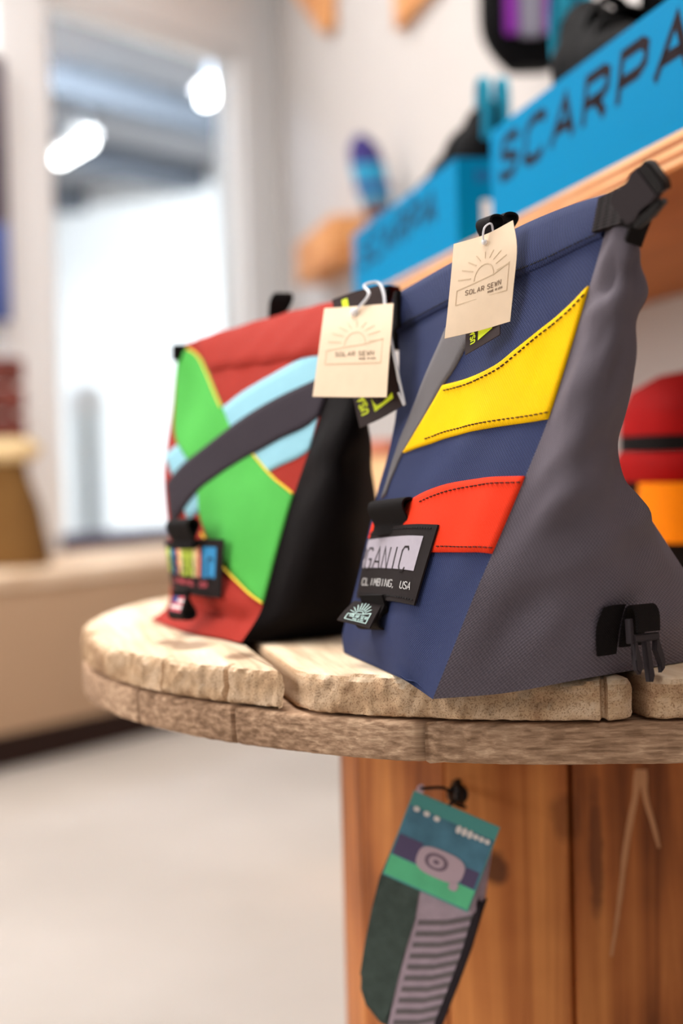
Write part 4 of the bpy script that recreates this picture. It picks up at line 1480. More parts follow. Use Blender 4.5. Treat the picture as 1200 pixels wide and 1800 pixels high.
# ORGANIC in tall condensed strokes whose feet run into the black below; u runs right to left
def spread(txt, u_right, u_left, v0, v1, w, gw=.75):
    qs = []
    n = len(txt)
    st_ = (u_left - u_right) / n
    for i, ch in enumerate(txt):
        if ch == ' ':
            continue
        cu = u_left - st_ * (i + .5)
        for l in GL[ch]:
            wu = st_ * gw
            for q_ in stroke_quads([((a - .35) / .7 * .62, b_ * 1.0) for a, b_ in l], w):
                qs.append([(cu - p.x * wu / .62, v0 + (v1 - v0) * p.y) for p in q_])
    return qs
print_quads('lettering', spread('ORGANIC', .20, .88, PV0 - .015, PV0 + .30, .085), pmap(.0004), M['patch'], patch, div=2, label='black capitals')
print_quads('small_lettering', spread('CLIMBING, USA', .09, .66, .165, .25, .075, .8), pmap(.0003), M['ink_white'], patch, label='white small capitals')
ps.stitches([[(.03, .06), (.5, .06), (.95, .06)], [(.05, .95), (.5, .95), (.95, .95)]], M['thread_black'], patch, off=.0005, step=.0032, dash=.0022, px=False)

def teardrop(c, out, up, r, h, tail=.006, n=30):
    P = [c + out * r * .15 - up * tail]
    for i in range(n + 1):
        t_ = 2 * math.pi * i / n
        P.append(c + out * (r * math.sin(t_) * (1 - math.cos(t_)) * .77 + r * .5) + up * (h * (1 - math.cos(t_)) * .5))
    P.append(c + out * r * .85 - up * tail)
    return P[::-1]


# webbing loop above the patch, open end towards the viewer
FU = (at(700, 930, .875) - at(760, 925, .843)).normalized()
FNn = V((-.95, -.31, 0)).normalized()
def on_front(px, py, off):
    return front.pt(*front.find(px, py, off), off)
lc = on_front(694, 922, .0015)
ribbon('patch_loop', teardrop(lc, FNn, Z1, .0042, .0155), FU, .040, .0013, M['web'], bag, label='black webbing loop above the patch')
lc = on_front(664, 1062, .0035)
ribbon('lower_loop', teardrop(lc, FNn, -Z1, .0050, .0150), FU, .026, .0013, M['web'], bag, label='black webbing loop under the patch')
# small printed maker's tab below
mt_rows = [[at(649, 1104, .858), at(620, 1096, .872), at(592, 1089, .887)], [at(660, 1082, .862), at(632, 1077, .876), at(606, 1072, .892)], [at(672, 1060, .868), at(645, 1058, .882), at(622, 1056, .898)]]
ms_ = Surf(mt_rows, None)
mtab = panel_thick(ms_, 'maker_tab', M['patch'], bag, nu=10, nv=8, th=.001, label='small black tab with mint sunrise print')
mm_ = lambda x, y, l: ms_.pt(1 - min(max(x, 0), 1), min(max(y, 0), 1), .0003 + l)


def sun_logo(cx, base, w, h, lw, half):
    """rising sun over a framed name plate"""
    qs = []
    x0, x1 = cx - w / 2, cx + w / 2
    qs += stroke_quads([(x0, base), (x1, base), (x1, base + h * .52), (cx + w * .2, base + h * .42), (cx - w * .2, base + h * .36), (x0, base + h * .3), (x0, base)], lw)
    cy = base + h * .40
    r_ = w * .19
    qs += stroke_quads([(cx + r_ * math.cos(a), cy + r_ * .95 * math.sin(a)) for a in [math.pi * i / 10 for i in range(11)]], lw)
    for i in range(9):
        a = math.pi * (i + .5) / 9
        qs += stroke_quads([(cx + r_ * 1.35 * math.cos(a), cy + r_ * 1.35 * math.sin(a)), (cx + w * .5 * math.cos(a), cy + h * .6 * math.sin(a))], lw)
    return qs
qs = sun_logo(.52, .12, .66, .80, .022, .3)
t1, w1 = text_quads('SOLAR SEWN', .12, .12, wide=.55)
qs += [[(.27 + x, .26 + y) for x, y in q_] for q_ in t1]
t2, _ = text_quads('MADE IN USA', .06, .12, wide=.6)
qs += [[(.42 + x, .16 + y) for x, y in q_] for q_ in t2]
print_quads('sunrise_print', qs, mm_, M['ink_mint'], mtab)

# twin webbing loops on the hem
def hem_loop(c, wdir, out, h, w, nm, parent, lean=0, r=.0045):
    P = teardrop(c, out, Z1, r, h, tail=.012)
    P = [p + wdir * lean * max(0, p.z - c.z) for p in P]
    ribbon(nm, P, wdir, w, .0014, M['web'], parent, label='black webbing loop on the hem')
hem_loop(at(859, 424, .862) + V((.003, 0, 0)), V((-.35, .93, 0)), V((-.93, -.35, 0)), .014, .019, 'hem_loop', bag)
hem_loop(at(886, 410, .868) + V((.003, 0, 0)), V((-.35, .93, 0)), V((-.93, -.35, 0)), .011, .0145, 'hem_loop', bag)

# buckle at the near end of the mouth
near = at(1075, 350, .742)
bx = (at(1150, 310, .70) - at(1060, 390, .74)).normalized()
# ribbed webbing sewn on the hem
bw = Surf([[at(1039, 409, .752), at(1062, 402, .743), at(1090, 394, .731)], [at(1045, 378, .751), at(1068, 368, .742), at(1096, 358, .730)], [at(1051, 348, .750), at(1073, 337, .742), at(1101, 322, .730)]], None)
bk = panel_thick(bw, 'buckle_webbing', M['web_rib'], bag, nu=12, nv=10, th=.003, label='ribbed black webbing sewn to the hem')
cb = at(1118, 346, .716)
bex = (at(1160, 306, .700) - at(1098, 372, .722)).normalized()       # along the buckle, outwards
bey = (at(1120, 380, .716) - at(1100, 330, .716)).normalized()
bey = (bey - bex * bey.dot(bex)).normalized()
bez = bex.cross(bey)
if bez.dot(CAM - cb) < 0: bez = -bez
BF = Frame(cb, bex, bey, bez)
bodyp = [(-.013, -.0072), (-.009, -.0098), (-.005, -.0098), (-.003, -.0074), (.003, -.0074), (.006, -.0100), (.012, -.0095), (.0125, .0085), (.006, .009), (.003, .0066), (-.003, .0066), (-.005, .009), (-.009, .0090), (-.013, .0070)]
bb_ = prism('buckle', BF, bodyp, -.002, .003, M['plastic_grey'], bag, bevel=.0008, label='charcoal side-release buckle')
prism('buckle_end', BF, [(.0122, -.0085), (.0175, -.009), (.0195, -.006), (.0195, .006), (.0175, .009), (.0122, .008)], -.0035, .0035, M['plastic'], bb_, bevel=.001)
prism('buckle_prong', BF, [(-.012, .0085), (-.004, .0095), (.004, .0090), (.011, .0100), (.011, .0128), (0, .0135), (-.010, .0125)], -.004, .002, M['plastic'], bb_, bevel=.001)
stp = [at(1148, 325, .712), at(1140, 352, .716), at(1128, 384, .722), at(1118, 410, .728), at(1112, 428, .733)]
ribbon('buckle_strap', smooth_path(stp, 16), (at(1145, 400, .735) - at(1105, 385, .725)), .012, .002, M['web'], bag, label='black strap hanging from the buckle')
sl = Surf([[at(1092, 398, .728), at(1114, 404, .724), at(1138, 404, .73)], [at(1094, 372, .728), at(1116, 374, .722), at(1142, 372, .728)]], None)
panel_thick(sl, 'strap_keeper', M['web'], bag, nu=8, nv=6, th=.002)
# far end of the mouth: black webbing and buckle
fe = at(700, 556, .962)
ribbon('far_webbing', smooth_path([fe + V((.0, -.012, .004)), fe + V((-.002, -.004, .002)), fe + V((.0, .008, -.004)), fe + V((.008, .012, -.014))], 12), (0, 0, 1), .024, .003, M['web'], bag)
box('far_buckle', Frame(fe + V((.004, .012, -.008)), (1, .2, 0), (0, 0, 1)), -.009, .009, -.014, .01, -.005, .005, M['plastic'], bag, bevel=.002)

# buckle low on the grey side
def sp(px, py, off):
    u, v = side.find(px, py)
    return side.pt(u, v, off)
bo = sp(1103, 1110, .006)
lx = (sp(1130, 1106, .006) - sp(1075, 1112, .006)).normalized()
ly = (at(1112, 1170, .80) - at(1098, 1070, .80)).normalized()
ly = (ly - lx * ly.dot(lx)).normalized()
lz = lx.cross(ly)
if lz.dot(CAM - bo) < 0: lz = -lz
LB = Frame(bo, lx, ly, lz)
ribbon('strap_loop', smooth_path([LB(0, .006, -.004), LB(0, -.006, -.001), LB(0, -.0145, .002), LB(0, -.0165, .006), LB(0, -.012, .0088), LB(0, -.002, .0085)], 20), lx, .0205, .0016, M['web'], bag, label='black webbing loop of the lower buckle')
pk = Surf([[sp(1044, 1150, .0032), sp(1060, 1148, .0032), sp(1076, 1145, .0032)], [sp(1044, 1100, .0032), sp(1062, 1097, .0032), sp(1082, 1095, .0032)], [sp(1056, 1066, .0032), sp(1072, 1062, .0032), sp(1092, 1060, .0032)]], None)
panel_thick(pk, 'strap_backing', M['web'], bag, nu=8, nv=8, th=.0012)
lo_b = prism('lower_buckle', LB, [(-.0115, -.001), (.0115, -.001), (.0115, .0035), (-.0115, .0035)], .004, .008, M['plastic_grey'], bag, bevel=.0006, label='charcoal three-pronged buckle half')
prism('prong', LB, [(-.0115, .003), (-.0085, .003), (-.008, .010), (-.0052, .0145), (-.0052, .018), (-.0075, .0215), (-.0105, .019), (-.0112, .0145), (-.0105, .010)], .0042, .0078, M['plastic_grey'], lo_b, bevel=.0006)
prism('prong', LB, [(.0115, .003), (.0085, .003), (.0075, .009), (.0105, .0135), (.0128, .0175), (.0118, .022), (.0148, .020), (.0160, .0155), (.0130, .010)], .0042, .0078, M['plastic_grey'], lo_b, bevel=.0006)
prism('stem', LB, [(-.0022, .003), (.0022, .003), (.0046, .023), (.0030, .0265), (-.0004, .0262)], .0045, .0082, M['plastic_grey'], lo_b, bevel=.0006)
box('slide_bar', LB, -.0135, -.0105, -.010, .004, .003, .007, M['plastic_grey'], lo_b, bevel=.0008)

def settle(root):
    """cloth that would dip into the table top lies on it instead"""
    off = base_of(root)
    for c in root.children:
        if not c.name.split('.')[0].endswith(('panel', 'fold')):
            continue
        lift = .0012 if c.name.startswith('base_panel') else .0002
        for vt in c.data.vertices:
            w = vt.co + off
            r_ = math.hypot(w.x - SP.x, w.y - SP.y)
            edge_ = SR + .004 if lift > .001 else SR - .009
            floor_z = TT + lift - .4 * max(0, r_ - edge_)     # over the rim the cloth may sag
            if w.z < floor_z:
                vt.co.z = floor_z - off.z


settle(bag)

# ------------------------------------------------------------------ tags on the navy bucket
def tag_sheet(rows, label, name='hang_tag', mat=None, cat='tag', loc=None, nu=12, nv=16, th=.0006):
    s = Surf([[at(*p) for p in r_] for r_ in rows], None)
    t = thing(name, loc if loc is not None else s.raw(.5, 1), label, cat)
    panel_thick(s, 'card', mat or M['kraft'], t, nu=nu, nv=nv, th=th)
    return t, s


def kraft_print(t, s, lw=1.0):
    f = lambda x, y, l: s.pt(min(max(x, 0), 1), min(max(y, 0), 1), .00012 + l)
    qs = sun_logo(.5, .33, .78, .46, .009 * lw, .3)
    print_quads('sunrise_print', qs, f, M['ink_faint'], t, label='faint ochre sunrise')
    q1, w1 = text_quads('SOLAR SEWN', .042, .13, wide=1.0)
    k_ = .56 / w1
    print_quads('lettering', [[(.24 + x * k_, .405 + y) for x, y in q_] for q_ in q1], f, M['ink_brown'], t, label='small brown capitals')
    q2, w2 = text_quads('MADE IN USA', .018, .16, wide=1.0)
    k_ = .24 / w2
    print_quads('small_lettering', [[(.58 + x * k_, .365 + y) for x, y in q_] for q_ in q2], f, M['ink_brown'], t)


rt_rows = [[(781, 595, .838), (842, 581, .828), (896, 565, .818)],
           [(787, 540, .838), (847, 524, .826), (902, 505, .816)],
           [(793, 478, .838), (852, 462, .825), (908, 436, .814)],
           [(797, 429, .840), (853, 412, .827), (901, 387, .820)]]
kt, ks = tag_sheet(rt_rows, 'cream paper tag hanging on the navy bucket hem')
kraft_print(kt, ks)
fst = smooth_path([ks.pt(.5, .9, .0008), ks.pt(.5, .95, .003), ks.pt(.53, 1.0, .003) + Z1 * .003, ks.pt(.56, 1.0, -.004) + Z1 * .006, ks.pt(.5, .98, -.01)], 16)
tube('tag_fastener', fst, .0006, M['clear'], kt, k=6)
bm = bmesh.new(); bmesh.ops.create_uvsphere(bm, u_segments=10, v_segments=6, radius=.0018, matrix=Matrix.Translation(ks.pt(.5, .9, .0012)))
make_bm('fastener_head', bm, M['clear'], kt)
bt, bs = tag_sheet([[(817, 624, .838), (848, 606, .829), (878, 588, .820)], [(819, 560, .842), (850, 545, .834), (878, 530, .825)], [(822, 500, .844), (850, 490, .836), (880, 478, .828)]],
                   'small black card with yellow print behind the navy bucket tag', mat=M['card_black'], nu=8, nv=10)
f = lambda x, y, l: bs.pt(x, y, .00012 + l)
print_quads('yellow_mark', [[(.36, .10), (.78, .16), (.83, .5), (.36, .5)]], f, M['acid'], bt, label='yellow block')
q1, w1 = text_quads('USA', .10, .26, wide=1.0)
print_quads('lettering', [[(.27 - y * 1.2, .10 + x * .62) for x, y in q_] for q_ in q1], f, M['acid'], bt, label='yellow capitals reading upwards')

# ------------------------------------------------------------------ green and red chalk bucket
LV = [0, .06, .15, .3, .42, .54, .66, .78, .9, 1.0]
lseam = [(424, 1129), (446, 1096), (463, 1060), (487, 970), (510, 890), (528, 835), (547, 780), (572, 705), (612, 610), (676, 506)]
lfar = [(264, 1088), (288, 1073), (299, 1045), (299, 965), (291, 890), (288, 835), (293, 785), (302, 720), (308, 655), (316, 607)]
lrows = []
for i, v in enumerate(LV):
    a, b_ = at(*lseam[i], .995 + .012 * v), at(*lfar[i], 1.16 + .06 * v)
    bul = .008 * math.sin(math.pi * min(1, v * .9 + .1))
    nrm = V((-.87, -.48, 0))
    r_ = [a.lerp(b_, k / 4) + nrm * bul * math.sin(math.pi * k / 4) for k in range(5)]
    if v == 0:
        r_ = [a, at(385, 1123, 1.03), at(335, 1115, 1.062), at(296, 1101, 1.11), b_]
    if v == 1:
        r_ = [a, at(590, 531, 1.055), at(505, 552, 1.11), at(405, 580, 1.165), b_]
    lrows.append(r_)
def wr_l(u, v):
    e = min(1, u * 8) * min(1, (1 - u) * 8) * min(1, v * 8) * min(1, (1 - v) * 9)
    return (noise.noise(V((u * 3.3, v * 4.5, 21.7))) * .004 + .004 * math.exp(-((v - .13 - .10 * u) / .05) ** 2) - .004 * math.exp(-((v - .05 - .12 * u) / .04) ** 2)) * e
lfront = Surf(lrows, LV, wr_l, facing=V((-1, .2, .7)))
lbag = thing('chalk_bucket', V((.0, 1.13, TT)), 'black-sided chalk bucket with crossing green, red and pale blue bands', 'bag')
lfront.mesh('front_panel', 56, 70, M['brick'], lbag, label='brick red front panel')
lside_px = [
    [(510, 1123, 1.014), (600, 1115, 1.036), (690, 1101, 1.08)],
    [(522, 1090, .992), (608, 1080, 1.02), (688, 1072, 1.083)],
    [(537, 1052, .985), (612, 1045, 1.01), (684, 1042, 1.08)],
    [(552, 962, .975), (618, 952, .995), (668, 956, 1.072)],
    [(572, 886, .97), (630, 878, .988), (662, 882, 1.065)],
    [(584, 828, .968), (634, 822, .985), (654, 830, 1.058)],
    [(597, 774, .968), (636, 770, .984), (648, 775, 1.05)],
    [(612, 700, .972), (642, 700, .986), (648, 705, 1.04)],
    [(634, 606, .982), (656, 604, .992), (664, 606, 1.03)],
    [(680, 506, 1.0), (685, 507, 1.005), (688, 510, 1.02)]]
lsrows = [[at(*lseam[i], .995 + .012 * LV[i])] + [at(*p) for p in lside_px[i]] for i in range(len(LV))]
def wr_ls(u, v):
    e = min(1, u * 6) * min(1, (1 - u) * 6) * min(1, v * 8) * min(1, (1 - v) * 8)
    return noise.noise(V((u * 2.5, v * 5.5, 33.1))) * .008 * e
lside = Surf(lsrows, LV, wr_ls)
lside.mesh('side_panel', 40, 60, M['black_fabric'], lbag, label='black gusset panel')
lbf = []
for i, v in enumerate(LV):
    f0 = at(*lfar[i], 1.16 + .06 * v)
    p = f0 + V((.17, .085, 0)) * (1 - v) ** .8 + V((.012, .006, 0))
    p.z = max(f0.z, TT + .002)
    lbf.append(p)
lfarS = Surf([[lrows[i][-1], lrows[i][-1].lerp(lbf[i], .5) + V((-.004, .012, 0)), lbf[i]] for i in range(len(LV))], LV, facing=V((-.6, 3, .7)))
lfarS.mesh('far_panel', 14, 30, M['black_fabric'], lbag)
lback = Surf([[lsrows[i][-1], lsrows[i][-1].lerp(lbf[i], .5) + V((.008, .004, 0)), lbf[i]] for i in range(len(LV))], LV, facing=V((2, 2.2, .7)))
lback.mesh('back_panel', 14, 30, M['brick'], lbag)
Surf([[lfront.raw(u, 0) for u in (0, .25, .5, .75, 1)], [lback.raw(u, 0) + Z1 * .001 for u in (0, .25, .5, .75, 1)]], None, facing=V((0, 1.1, 0))).mesh('base_panel', 14, 10, M['black_fabric'], lbag)
Surf([[lfront.raw(u, 1) for u in (0, .25, .5, .75, 1)], [lback.raw(u, 1) for u in (0, .25, .5, .75, 1)]], None, facing=V((0, 1.1, 3))).mesh('top_fold', 20, 5, M['brick'], lbag)
# hem
vs, fs, uv = [], [], []
prof = [(.885, 0.0), (.888, .0016), (.91, .0028), (.95, .0034), (.985, .0030), (1.0, .0016)]
ue0, ue1 = lfront.find(370, 652)[0], lfront.find(345, 606)[0]
for i in range(41):
    for vv, of in prof:
        u = i / 40 * (ue0 + (min(.985, ue1) - ue0) * (vv - .885) / .115)
        vs.append(lfront.pt(u, vv, of + .0006 * math.sin(u * 40 + vv * 20))); uv.append((u * lfront.W, vv * lfront.H))
    tp = lfront.pt(u, 1.0, 0)
    for dx, dz in ((.004, .0022), (.011, .001), (.013, -.012)):
        vs.append(tp + V((dx, dx * .4, dz))); uv.append((u * lfront.W, lfront.H + dx))
k = len(prof) + 3
for i in range(40):
    for j in range(k - 1):
        fs.append((i * k + j, (i + 1) * k + j, (i + 1) * k + j + 1, i * k + j + 1))
make('hem', vs, fs, M['brick'], lbag, uv=uv, sharp=60, label='folded brick red hem')
# crossing bands
lfront.strip('pale_blue_band', [(288, 800), (327, 768), (390, 716), (427, 688), (490, 651), (557, 617), (612, 592)],
             [(330, 915), (352, 897), (415, 862), (473, 828), (515, 808), (548, 791), (566, 778)], M['ltblue'], lbag, off=.0008, nu=40, nv=14, label='pale blue diagonal band')
gr_r = [(330, 612), (346, 622), (362, 650), (390, 716), (404, 750), (424, 775), (446, 798), (473, 830), (517, 869)]
gr_l = [(311, 625), (308, 665), (305, 735), (308, 772), (327, 807), (345, 860), (352, 915), (378, 975), (468, 1062)]
gb = lfront.strip('green_band', gr_r, gr_l, M['green'], lbag, off=.0014, nu=56, nv=16, label='green diagonal band edged with yellow')
def piping(line, name):
    P = [lfront.find(*p) for p in line]
    P = [V((a, b_, 0)) for a, b_ in P]
    P = [crom(P, i / 40) for i in range(41)]
    tube(name, [lfront.pt(min(max(p.x, 0), 1), min(max(p.y, 0), 1), .0012) for p in P], .0009, M['thread_yellow'], gb, k=6)
piping([(332, 614), (347, 624), (363, 652), (390, 716)], 'piping')
piping([(447, 800), (474, 832), (516, 868)], 'piping')
piping([(356, 938), (392, 995), (428, 1032), (466, 1061)], 'piping')
lfront.strip('webbing_band', [(291, 850), (332, 805), (404, 749), (473, 705), (552, 667), (604, 640)],
             [(300, 925), (319, 897), (365, 847), (415, 813), (473, 780), (532, 751), (578, 728)], M['band_black'], lbag, off=.0022, nu=40, nv=8, label='faded black webbing band')
# brand patch with coloured bars
lp_rows = [[(386, 1051, 1.052), (350, 1048, 1.078), (316, 1040, 1.108), (302, 1034, 1.14)], [(389, 1000, 1.052), (352, 998, 1.078), (312, 994, 1.108), (295, 990, 1.14)], [(392, 948, 1.052), (352, 947, 1.078), (308, 950, 1.108), (290, 954, 1.14)]]
lps = Surf([[at(x, y, z - .008) for x, y, z in r_] for r_ in lp_rows], None)
lpatch = panel_thick(lps, 'brand_patch', M['patch'], lbag, label='black brand patch with coloured bars')
BV0, BV1 = .33, .86
for u0, u1, mm in ((.09, .30, 'ink_blue'), (.33, .37, 'ink_coral'), (.37, .43, 'ink_cream'), (.43, .58, 'ink_lime'), (.58, .62, 'ink_cream'), (.62, .66, 'ink_coral'), (.71, .80, 'ink_blue'), (.84, .98, 'ink_lime')):
    rect_strip(lps, 'colour_bar', u0, u1, BV0, BV1, M[mm], lpatch, off=.0003, nu=3, nv=4)
def spread_on(s, txt, ur, ul, v0, v1, w, mat, parent, nm, gw=.75):
    qs = []
    st_ = (ul - ur) / len(txt)
    for i, ch in enumerate(txt):
        if ch == ' ': continue
        cu = ul - st_ * (i + .5)
        for l in GL[ch]:
            for q_ in stroke_quads([((a - .35) / .7 * .62, b_) for a, b_ in l], w):
                qs.append([(cu - p.x * st_ * gw / .62, v0 + (v1 - v0) * p.y) for p in q_])
    print_quads(nm, qs, lambda x, y, l: s.pt(min(max(x, 0), 1), y, .0005 + l), mat, parent, div=2)
spread_on(lps, 'ORGANIC', .12, .97, BV0 - .01, BV0 + .34, .10, M['patch'], lpatch, 'lettering')
spread_on(lps, 'CLIMBING, USA', .20, .78, .17, .26, .2, M['ink_pink'], lpatch, 'small_lettering')
LU = (at(340, 950, 1.08) - at(390, 948, 1.045)).normalized()
LN = V((-.87, -.48, 0)).normalized()
lc = at(333, 950, 1.08) + LN * .003
ribbon('patch_loop', teardrop(lc, LN, Z1, .0045, .016), LU, .034, .0014, M['web'], lbag, label='black webbing loop above the patch')
lc = at(334, 1050, 1.066) + LN * .004
ribbon('lower_loop', teardrop(lc, LN, -Z1, .0055, .016), LU, .022, .0014, M['web'], lbag, label='black webbing loop under the patch')
fl = Surf([[at(318, 1082, 1.045), at(294, 1076, 1.06)], [at(329, 1046, 1.052), at(304, 1046, 1.068)]], None)
ft = panel_thick(fl, 'flag_tab', M['patch'], lbag, nu=6, nv=6, th=.001, label='small tab printed with a striped flag')
for k in range(5):
    v0 = .14 + k * .16
    rect_strip(fl, 'flag_stripe', .12, .88, v0, v0 + .13, M['ink_pink'] if k % 2 == 0 else M['ink_white'], ft, off=.0003, nu=2, nv=1)
rect_strip(fl, 'flag_canton', .5, .88, .58, .92, M['ink_navy'], ft, off=.0006, nu=2, nv=1)
# hem loop, end webbing
hem_loop(at(474, 560, 1.13) + V((.006, .004, 0)), V((-.75, -.3, .0)).normalized(), V((-.6, -.8, 0)), .02, .013, 'hem_loop', lbag, lean=-.35)
box('end_webbing', Frame(at(315, 620, 1.215), (1, .2, 0), (0, 0, 1)), -.006, .006, -.007, .007, -.006, .006, M['web'], lbag, bevel=.002, label='black webbing end at the far corner')

settle(lbag)
# tags of this bucket
lt_rows = [[(549, 697, .940), (614, 698, .926), (679, 698, .912)], [(557, 640, .945), (620, 638, .931), (683, 636, .917)], [(564, 585, .952), (626, 582, .938), (688, 578, .924)], [(570, 542, .962), (630, 538, .948), (691, 533, .934)]]
kt, ks = tag_sheet(lt_rows, 'cream paper tag hanging on the green and red bucket')
kraft_print(kt, ks)
bm = bmesh.new(); bmesh.ops.create_uvsphere(bm, u_segments=10, v_segments=6, radius=.003, matrix=Matrix.Translation(ks.pt(.46, .9, .001)))
make_bm('fastener_head', bm, M['clear'], kt)
tube('tag_fastener', smooth_path([ks.pt(.46, .9, .001), at(648, 518, .944), at(640, 502, .955), at(664, 497, .958), at(674, 515, .947), at(677, 545, .938)], 24), .0011, M['clear'], kt, k=6)
bt, bs = tag_sheet([[(632, 752, .945), (668, 736, .932), (706, 714, .920)], [(618, 690, .951), (655, 672, .938), (694, 650, .926)], [(600, 610, .962), (638, 594, .950), (680, 575, .940)], [(583, 527, .980), (624, 512, .970), (670, 500, .962)]],
                   'larger black card with yellow blocks behind the left paper tag', mat=M['card_black'], nu=8, nv=12)
f = lambda x, y, l: bs.pt(x, y, .00012 + l)
for q_ in ([(.42, .08), (.86, .11), (.86, .4), (.36, .4)], [(.2, .86), (.32, .87), (.32, .97), (.2, .97)]):
    print_quads('yellow_mark', [q_], f, M['acid'], bt, label='yellow block')
q1, w1 = text_quads('USA', .10, .26)
print_quads('lettering', [[(.27 - y * 1.6, .10 + x * .62) for x, y in q_] for q_ in q1], f, M['acid'], bt, label='yellow capitals reading upwards')
tube('clear_loop', smooth_path([at(677, 550, .948), at(692, 620, .924), at(702, 670, .919), at(711, 712, .916), at(700, 690, .918)], 24), .0009, M['clear'], bt, k=6)

# ------------------------------------------------------------------ red bag at the back of the table
rc = V((.357, 1.36, TT))
t = thing('chalk_bag', rc, 'scarlet and orange chalk bag behind the grey side panel', 'bag')
ex, ey = V((.9, .43, 0)).normalized(), V((-.43, .9, 0)).normalized()
def rsec(z, a, b_, dx=0):
    return (rc + Z1 * z + ex * dx, ex, ey, a, b_)
loft('base', [rsec(.003, .078, .06), rsec(.02, .082, .064), rsec(.06, .085, .066), rsec(.1, .087, .067)], M['black_fabric'], t, wr=.004)
loft('orange_panel', [(rc + Z1 * z_ - ex * .052 - ey * .026, ex, ey, .040, .047) for z_ in (.045, .06, .08, .0995)], M['bag_orange'], t, wr=.002)
loft('body', [rsec(.1002, .089, .069), rsec(.115, .094, .074), rsec(.128, .090, .07)], M['bag_red'], t, wr=.008)
loft('strap', [rsec(.1282, .089, .068), rsec(.138, .089, .068), rsec(.143, .089, .068)], M['black_fabric'], t)
loft('upper_body', [rsec(.1432, .091, .071), rsec(.165, .094, .072, .004), rsec(.185, .086, .064, .008), rsec(.2, .066, .046, .018), rsec(.207, .04, .02, .03)], M['bag_red'], t, wr=.009)
loft('plum_panel', [rsec(.07, .03, .02, .066), rsec(.1, .03, .02, .066)], M['violet_fab'], t) if False else None
ribbon('top_loop', smooth_path([rc + Z1 * .2 + ex * .02, rc + Z1 * .218 + ex * .022, rc + Z1 * .222 + ex * .035, rc + Z1 * .2 + ex * .045], 14), ey, .015, .002, M['web'], t)

# ------------------------------------------------------------------ socks on the hook
sk_o = at(771, 1495, .985)
c00, c10, c01 = at(722, 1387, .978), at(873, 1452, .962), at(672, 1536, .978)
sx = (c10 - c00); CW = sx.length; sx.normalize()
sy = (c00 - c01); sy = (sy - sx * sy.dot(sx)); CH = sy.length; sy.normalize()
sz = sx.cross(sy)
SK = Frame(c01, sx, sy, sz)
if SK.z.dot(CAM - c01) < 0:
    SK.z = -SK.z
t = thing('sock_pair', c00, 'striped grey and dark green socks on a teal card under table', 'socks')
k = CW / .0655
prism('card', SK, [(0, 0), (CW, 0), (CW, CH), (0, CH)], -.0005, .0006, M['card_teal'], t)
card = t.children[0]
def cq(x0, x1, y0, y1, z):
    return [[(x0 * CW, y0 * CH), (x1 * CW, y0 * CH), (x1 * CW, y1 * CH), (x0 * CW, y1 * CH)]]
def cmap(z):
    return lambda x, y, l: SK(x, y, z + l)
print_quads('picture_ground', cq(0.01, .99, .25, .84, 0), cmap(.0006), M['card_blue'], card)
for q_ in (cq(.02, .3, .26, .5, 0), cq(.82, .97, .26, .45, 0)):
    print_quads('violet_patch', q_, cmap(.0008), M['card_violet'], card)
print_quads('green_ground', cq(0.01, .99, .02, .25, 0), cmap(.0006), M['card_green'], card)
def blob(cx, cy, rx, ry, pw=2.6, n=28, rot=0):
    P = []
    for i in range(n):
        a = 2 * math.pi * i / n
        cs, sn = math.cos(a), math.sin(a)
        P.append(((cx + math.copysign(abs(cs) ** (2 / pw), cs) * rx) * CW, (cy + math.copysign(abs(sn) ** (2 / pw), sn) * ry) * CH))
    return P
prism('drawing', SK, blob(.55, .36, .27, .155, 3), .001, .0012, M['ink_rose'], card, label='rose-grey rounded drawing')
prism('drawing_ring', SK, blob(.5, .37, .13, .09, 2.2), .0012, .0014, M['ink_mauve'], card)
prism('drawing_core', SK, blob(.5, .37, .085, .06, 2.2), .0014, .0016, M['ink_rose'], card)
prism('drawing_dot', SK, blob(.5, .37, .035, .025, 2.2), .0016, .0018, M['ink_mauve'], card)
prism('drawing_foot', SK, blob(.76, .20, .05, .05, 3), .001, .0012, M['ink_rose'], card)
for x in (.1, .22, .34):
    prism('print_mark', SK, blob(x, .83 - x * .05, .035, .03, 2.2), .001, .0012, M['ink_white'], card)
for i in range(6):
    prism('print_mark', SK, blob(.60 + i * .066, .80 - (.0 if i < 3 else .0), .03, .045 if i < 3 else .03, 2.2), .001, .0012, M['ink_white'], card)


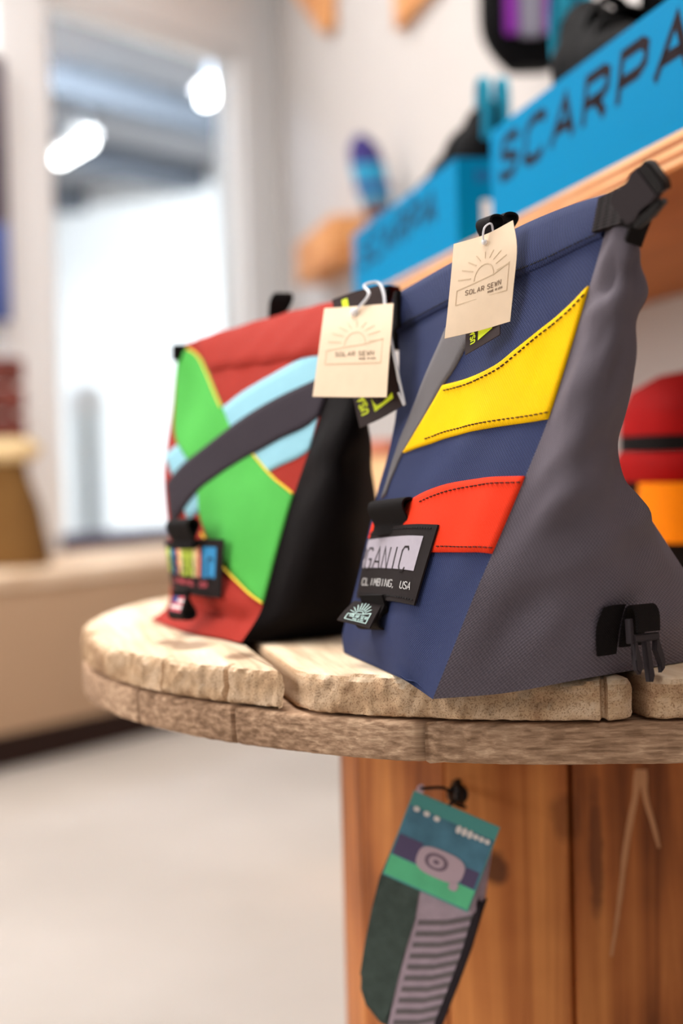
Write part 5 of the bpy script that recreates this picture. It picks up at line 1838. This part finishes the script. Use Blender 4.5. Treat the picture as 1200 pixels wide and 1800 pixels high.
def slab(name, poly, z0, z1, mat, rnd=.004, **kw):
    return prism(name, SK, [(x * CW, y * CH) for x, y in poly], z0, z1, mat, t, bevel=rnd, **kw)
def dense(poly, n=5):
    out = []
    for i in range(len(poly)):
        a, b_ = poly[i], poly[(i + 1) % len(poly)]
        out.append(a)
    return out
def pxl(px, py):
    d = fwd + rgt * ((px - 600) / F_PX) + upv * ((900 - py) / F_PX)
    tt = (SK.o - CAM).dot(SK.z) / d.dot(SK.z)
    p = CAM + d * tt - SK.o
    return (p.dot(SK.x) / CW, p.dot(SK.y) / CH)
dark = [pxl(*p) for p in ((724, 1400), (760, 1410), (748, 1560), (728, 1620), (706, 1690), (690, 1760), (684, 1812), (664, 1800), (640, 1770), (631, 1742), (632, 1712), (640, 1660), (652, 1600), (664, 1545))]
slab('dark_sock', dark, -.016, -.001, M['sock_green'], label='dark green folded sock')
lil = [pxl(*p) for p in ((748, 1420), (864, 1462), (846, 1590), (836, 1620), (818, 1680), (796, 1740), (770, 1800), (752, 1850), (725, 1872), (690, 1865), (670, 1850), (682, 1800), (694, 1740), (710, 1680), (726, 1610), (740, 1560))]
so = slab('striped_sock', lil, -.022, -.0015, M['sock_lilac'], label='lilac sock with charcoal stripes')
# knitted stripes as flat colour bands on the sock front
for i in range(13):
    y0 = 1612 + i * 19.5
    xl = 738 - (y0 - 1600) * .25
    xr = 838 - (y0 - 1600) * .32
    bow = 3
    A_ = [pxl(*p) for p in ((xl, y0 + 6), ((xl + xr) / 2, y0 + 3 + bow), (xr, y0 - 4))]
    B_ = [pxl(*p) for p in ((xl - 2, y0 + 15), ((xl + xr) / 2 - 2, y0 + 12 + bow), (xr - 3, y0 + 6))]
    qs = [[(A_[j][0] * CW, A_[j][1] * CH), (A_[j + 1][0] * CW, A_[j + 1][1] * CH), (B_[j + 1][0] * CW, B_[j + 1][1] * CH), (B_[j][0] * CW, B_[j][1] * CH)] for j in range(2)]
    print_quads('stripe', qs, cmap(-.0013), M['sock_stripe'], so, th=.0003)
edge = [pxl(*p) for p in ((850, 1590), (840, 1620), (822, 1680), (800, 1740), (776, 1800), (758, 1850), (746, 1850), (764, 1795), (788, 1735), (810, 1675), (828, 1615), (838, 1585))]
slab('heel_edge', edge, -.02, -.0008, M['sock_dark'], rnd=.002, label='dark edge of the striped sock')
tabp = [(0.02, .99), (.10, .99), (.10, 1.08), (.07, 1.1), (.04, 1.09), (.02, 1.06)]
prism('hang_tab', SK, [(x * CW, y * CH) for x, y in tabp], -.0004, .0005, M['ink_rose'], t)
tube('hanger_loop', smooth_path([SK(.06 * CW, 1.05 * CH, .001), SK(.3 * CW, 1.14 * CH, -.005), hk + V((-.004, -.021, -.003)), hk + V((.004, -.022, -.006)), SK(.45 * CW, 1.05 * CH, -.003), SK(.4 * CW, .98 * CH, -.001)], 24), .0012, M['metal_dark'], t)
